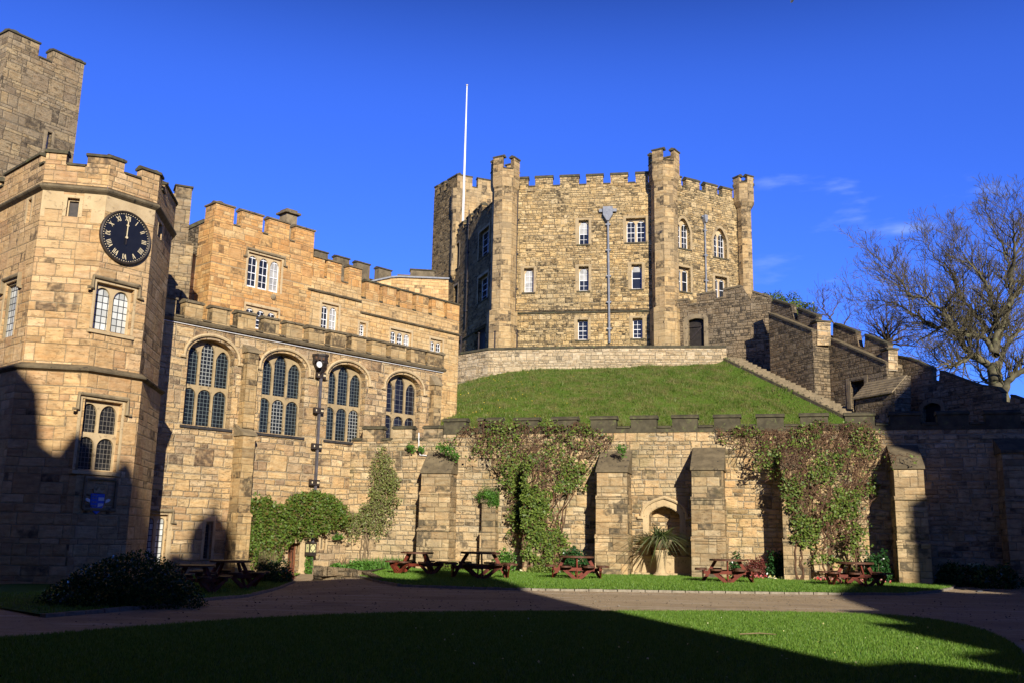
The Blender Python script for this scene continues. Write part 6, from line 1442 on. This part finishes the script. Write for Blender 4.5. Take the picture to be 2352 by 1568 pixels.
LB = [((.62, .52), 0, [(1285, 1500), (1262, 1380), (1228, 1290), (1215, 1180)], 0),
      ((.34, .05), 3, [(1218, 1200), (1150, 1165), (1060, 1115), (985, 1010), (930, 960), (820, 940), (720, 880), (600, 810), (480, 790), (330, 795)], 2),
      ((.24, .05), -2, [(1080, 1125), (1020, 1170), (960, 1195), (900, 1185), (830, 1215)], 2),
      ((.24, .05), -3, [(1205, 1100), (1160, 1020), (1050, 995), (960, 960), (920, 890), (800, 790), (690, 750), (640, 680), (540, 580), (455, 495)], 2),
      ((.20, .04), 4, [(1205, 1090), (1190, 990), (1100, 870), (1000, 760), (960, 650), (890, 560), (800, 450), (765, 395)], 2),
      ((.26, .04), -3, [(1215, 1110), (1235, 950), (1210, 840), (1180, 700), (1100, 600), (1020, 500), (950, 370)], 2),
      ((.30, .04), 2, [(1225, 1130), (1250, 1000), (1310, 800), (1312, 640), (1275, 460), (1200, 340), (1180, 210)], 2),
      ((.22, .04), 4, [(1300, 830), (1360, 740), (1420, 620), (1440, 450), (1500, 300)], 2),
      ((.24, .05), 3, [(1235, 1200), (1300, 1060), (1380, 980), (1500, 900), (1650, 850)], 2),
      ((.36, .12), -2, [(1262, 1390), (1300, 1300), (1380, 1230), (1500, 1170), (1650, 1120)], 2),
      ((.16, .05), 5, [(1200, 1300), (1150, 1280), (1120, 1220), (1110, 1180)], 1),
      ((.22, .04), -4, [(1310, 640), (1350, 500), (1340, 350), (1330, 220)], 2)]
limb_tree('bare_tree', 64, (2290, 905), LB, 'big bare spring tree spreading above the stair wall battlements', tz, 21, 2, .6, depth=2, sl=2.7, spawn=4.3)
LB2 = [((.4, .3), 0, [(560, 1250), (550, 1100), (545, 1000)], 0)]+[((.16, .03), rnd.uniform(-4, 4), [(548, 1050), (548+(x-548)*.4, 1050+(y-1050)*.5), (x, y)], 2) for x, y in ((340, 960), (380, 900), (430, 860), (480, 830), (540, 820), (600, 840), (680, 870), (740, 920), (790, 990), (840, 1080), (420, 1000), (700, 1020))]
limb_tree('bare_tree', 84, (1995, 880), LB2, 'fine-twigged brown bare tree further back, left of the big one', tz, 22, 2, .3, depth=2, bark='twigb', twig='twigb', sl=1.5, spawn=3.6)
LB3 = [((.10, .02), 1, [(250, 1000), (190, 900), (130, 830), (90, 760)], 1), ((.08, .02), -1, [(150, 850), (140, 780), (145, 735)], 1), ((.08, .02), 1, [(190, 900), (230, 820), (240, 790)], 1), ((.07, .02), 0, [(170, 880), (100, 870), (95, 860)], 1), ((.09, .02), 0, [(250, 980), (300, 900), (320, 870)], 1)]
limb_tree('bare_shrub', 74, (1955, 790), LB3, 'small leafless shrub showing over the stair wall beside the evergreen', tz, 23, 2, .1, depth=1, bark='twigb', twig='twigb', sl=1.3, spawn=1.6)
bq = aty(1808, 702, 77); cs_ = [((bq.x, 77, bq.z-.4), (1.8, 1.3, 1.4)), ((bq.x-1.1, 77, bq.z+.1), (1.1, 1.0, 1.0)), ((bq.x+1.5, 77, bq.z-.7), (1.3, 1.0, 1.0)), ((bq.x+.2, 77, bq.z-2.2), (2.2, 1.4, 1.5))]
tr = thing('evergreen_tree', (bq.x, 77, 12), 'rounded bright evergreen tree showing over the wall right of the keep', 'tree')
leaves('crown', blob(cs_, 9000, 31, .55), .17, 'rose', tr, 31, .6); g = MB(); g.tube([(bq.x, 77, 12), (bq.x+.1, 77, bq.z-2.5), (bq.x, 77, bq.z-.5)], [.3, .22, .1], 8); g.build('trunk', 'bark', tr)
# ground rising behind the curtain wall on the right, under stairs and trees
hv = []; hf = []; HX = [14+i*4 for i in range(24)]; HY = [46+i*4 for i in range(14)]
for x in HX:
    for y in HY: hv.append((x, y, 3.0+min(7.6, max(0, (y-50)*.6))*sm(14, 26, x) - (3.0 if x < 16 else 0)-(3.3 if y < 47 else 0)))
for i in range(len(HX)-1):
    for j in range(len(HY)-1): k = i*len(HY)+j; hf.append((k, k+len(HY), k+len(HY)+1, k+1))
tag(MB().add(hv, hf).build('bank', 'mound'), None, None, kind='structure')
# ================================================================== THE REST OF THE COURTYARD (behind the camera)
def hbuild(name, outline, Yb, thick, mat, label, cat='castle building', extra=None):
    root = thing(name, (outline[0][0], Yb, 0), label, cat); pl = Plane(0, Yb, 0)
    g = MB(); g.prism([Vector((x, Yb, z)) for x, z in outline], (0, -thick, 0)); g.build('wall', mat, root)
    if extra: extra(root)
    return root
Lo = [(-60, -.5), (10, -.5), (10, 9), (9.9, 12.4), (10.05, 16.1), (10.05, 19.7), (9.6, 20.5), (8.9, 20.7), (8.1, 19.9), (7.75, 18.2), (6.9, 16.9), (5.0, 17.6), (2.0, 18.6), (.6, 20.2), (-2.2, 20.2), (-2.6, 19.3), (-3.0, 20.4), (-3.3, 20.7), (-3.4, 20.0), (-4.1, 19.8), (-4.3, 20.8), (-4.9, 20.8), (-4.95, 19.9), (-5.8, 20.4), (-6.1, 22.1), (-6.9, 22.9), (-8, 23.6), (-12, 24.5), (-60, 24.5)]
def cup(root):
    g = MB(); g.lathe((-.5, -10.8, 20.15), [(.92, 0), (.92, .6), (.98, .7), (.95, 1.1), (.86, 1.5), (.70, 1.9), (.48, 2.2), (.22, 2.45), (.10, 2.55), (.13, 2.8), (.06, 3.0), (.05, 3.5)], 20); g.build('cupola', 'lead', root)
    g = MB(); g.tube([(9.3, -10.4, 16), (9.3, -10.4, 22.6)], [.14, .05], 6); g.build('pinnacle', 'quoin', root)
hbuild('gatehouse_range', Lo, -10, 1.6, 'tower', 'stone gatehouse range behind the camera with a small cupola, its roof shading the courtyard', extra=cup)
Ro = [(10.0, -.5), (90, -.5), (90, 38.5), (46.5, 38.5), (44.5, 41.5), (43, 41.5), (42.3, 39.5), (41, 38.5), (36, 34), (31, 30), (27.2, 27), (27.4, 26), (27.7, 25.2), (28.5, 24.1), (28.7, 22.7), (28.7, 20.7), (29.2, 19.6), (30.4, 18.4), (30.8, 16.9), (25.5, 16.8), (24.2, 18.4), (23.4, 18.0), (20.4, 16.3), (17.4, 13.5), (16.4, 13.4), (15.2, 11.7), (14.3, 11.7), (13.8, 10.8), (13.3, 9.8), (12.2, 9.5), (11.7, 8.8), (11.0, 9.2), (10.0, 9.0)]
hbuild('chapel_range', Ro, -10, .5, 'curtain', 'stone range with stepped gable and high tower behind the camera')
for nm, pts, h, lab in (('unseen_east_range', [(27, -9.4), (44, 30), (47, 29), (30, -9.4)], 22, 'long unseen stone range on the right, made tall to block sky light'), ('unseen_west_range', [(-22, -9.4), (-22, 28), (-25, 28), (-25, -9.4)], 24, 'long unseen stone range on the left, made tall to block sky light')):  # unseen side ranges, added and made tall to cut sky light in the courtyard
    root = thing(nm, (*pts[0], 0), lab, 'castle building'); g = MB(); g.prism([Vector((x, y, -.3)) for x, y in pts], (0, 0, h)); g.build('wall', 'curtain', root)
# ================================================================== LIGHT
sa, se = rad(13), rad(20.5)
TS = Vector((math.sin(sa)*math.cos(se), -math.cos(sa)*math.cos(se), math.sin(se)))
sl = bpy.data.lights.new('sun', 'SUN'); sl.energy = 5.0; sl.angle = rad(.5); sl.color = (1, .93, .80)
so = bpy.data.objects.new('sun', sl); COL.objects.link(so); so.rotation_euler = TS.to_track_quat('Z', 'Y').to_euler(); so.location = (20, -60, 40)
W = bpy.data.worlds.new("World"); SC.world = W; W.use_nodes = True; nt = W.node_tree; bg = nt.nodes['Background']
sky = nt.nodes.new('ShaderNodeTexSky'); sky.sky_type = 'NISHITA'; sky.sun_disc = False; sky.sun_elevation = se; sky.sun_rotation = math.atan2(TS.x, TS.y); sky.air_density = 1.0; sky.dust_density = 0; sky.ozone_density = 3.0
mx = nt.nodes.new('ShaderNodeMix'); mx.data_type = 'RGBA'; mx.blend_type = 'MULTIPLY'; mx.inputs[0].default_value = 1; nt.links.new(sky.outputs[0], mx.inputs[6]); mx.inputs[7].default_value = (.362, .65, 1.875, 1)
sx = nt.nodes.new('ShaderNodeTexCoord'); sp_ = nt.nodes.new('ShaderNodeSeparateXYZ'); nt.links.new(sx.outputs['Generated'], sp_.inputs[0])
el = nt.nodes.new('ShaderNodeMapRange'); el.interpolation_type = 'SMOOTHSTEP'; el.inputs[1].default_value = .42; el.inputs[2].default_value = .68; el.inputs[3].default_value = 1; el.inputs[4].default_value = .04; nt.links.new(sp_.outputs[2], el.inputs[0])
mz = nt.nodes.new('ShaderNodeMix'); mz.data_type = 'RGBA'; mz.blend_type = 'MULTIPLY'; mz.inputs[0].default_value = 1; nt.links.new(mx.outputs[2], mz.inputs[6]); nt.links.new(el.outputs[0], mz.inputs[7])
# a few thin wisps of cloud low in the sky on one side
tc = nt.nodes.new('ShaderNodeTexCoord'); mp = nt.nodes.new('ShaderNodeMapping'); mp.inputs['Scale'].default_value = (7, 7, 26); nt.links.new(tc.outputs['Generated'], mp.inputs[0])
nz = nt.nodes.new('ShaderNodeTexNoise'); nz.inputs['Scale'].default_value = 1.6; nz.inputs['Detail'].default_value = 5; nt.links.new(mp.outputs[0], nz.inputs[0])
mr = nt.nodes.new('ShaderNodeMapRange'); mr.interpolation_type = 'SMOOTHSTEP'; mr.inputs[1].default_value = .54; mr.inputs[2].default_value = .78; nt.links.new(nz.outputs[0], mr.inputs[0])
cdir = ray(1990, 520).normalized(); vd = nt.nodes.new('ShaderNodeVectorMath'); vd.operation = 'DOT_PRODUCT'; vd.inputs[1].default_value = cdir; nt.links.new(tc.outputs['Generated'], vd.inputs[0])
m2 = nt.nodes.new('ShaderNodeMapRange'); m2.interpolation_type = 'SMOOTHSTEP'; m2.inputs[1].default_value = .988; m2.inputs[2].default_value = .999; m2.inputs[4].default_value = .3; nt.links.new(vd.outputs['Value'], m2.inputs[0])
mm_ = nt.nodes.new('ShaderNodeMath'); mm_.operation = 'MULTIPLY'; nt.links.new(mr.outputs[0], mm_.inputs[0]); nt.links.new(m2.outputs[0], mm_.inputs[1])
mc = nt.nodes.new('ShaderNodeMix'); mc.data_type = 'RGBA'; nt.links.new(mm_.outputs[0], mc.inputs[0]); nt.links.new(mz.outputs[2], mc.inputs[6]); mc.inputs[7].default_value = (6, 7.5, 9.5, 1)
nt.links.new(mc.outputs[2], bg.inputs[0]); bg.inputs[1].default_value = .09
SC.view_settings.view_transform = 'Standard'; SC.view_settings.look = 'None'; SC.view_settings.exposure = .40; SC.view_settings.gamma = 1
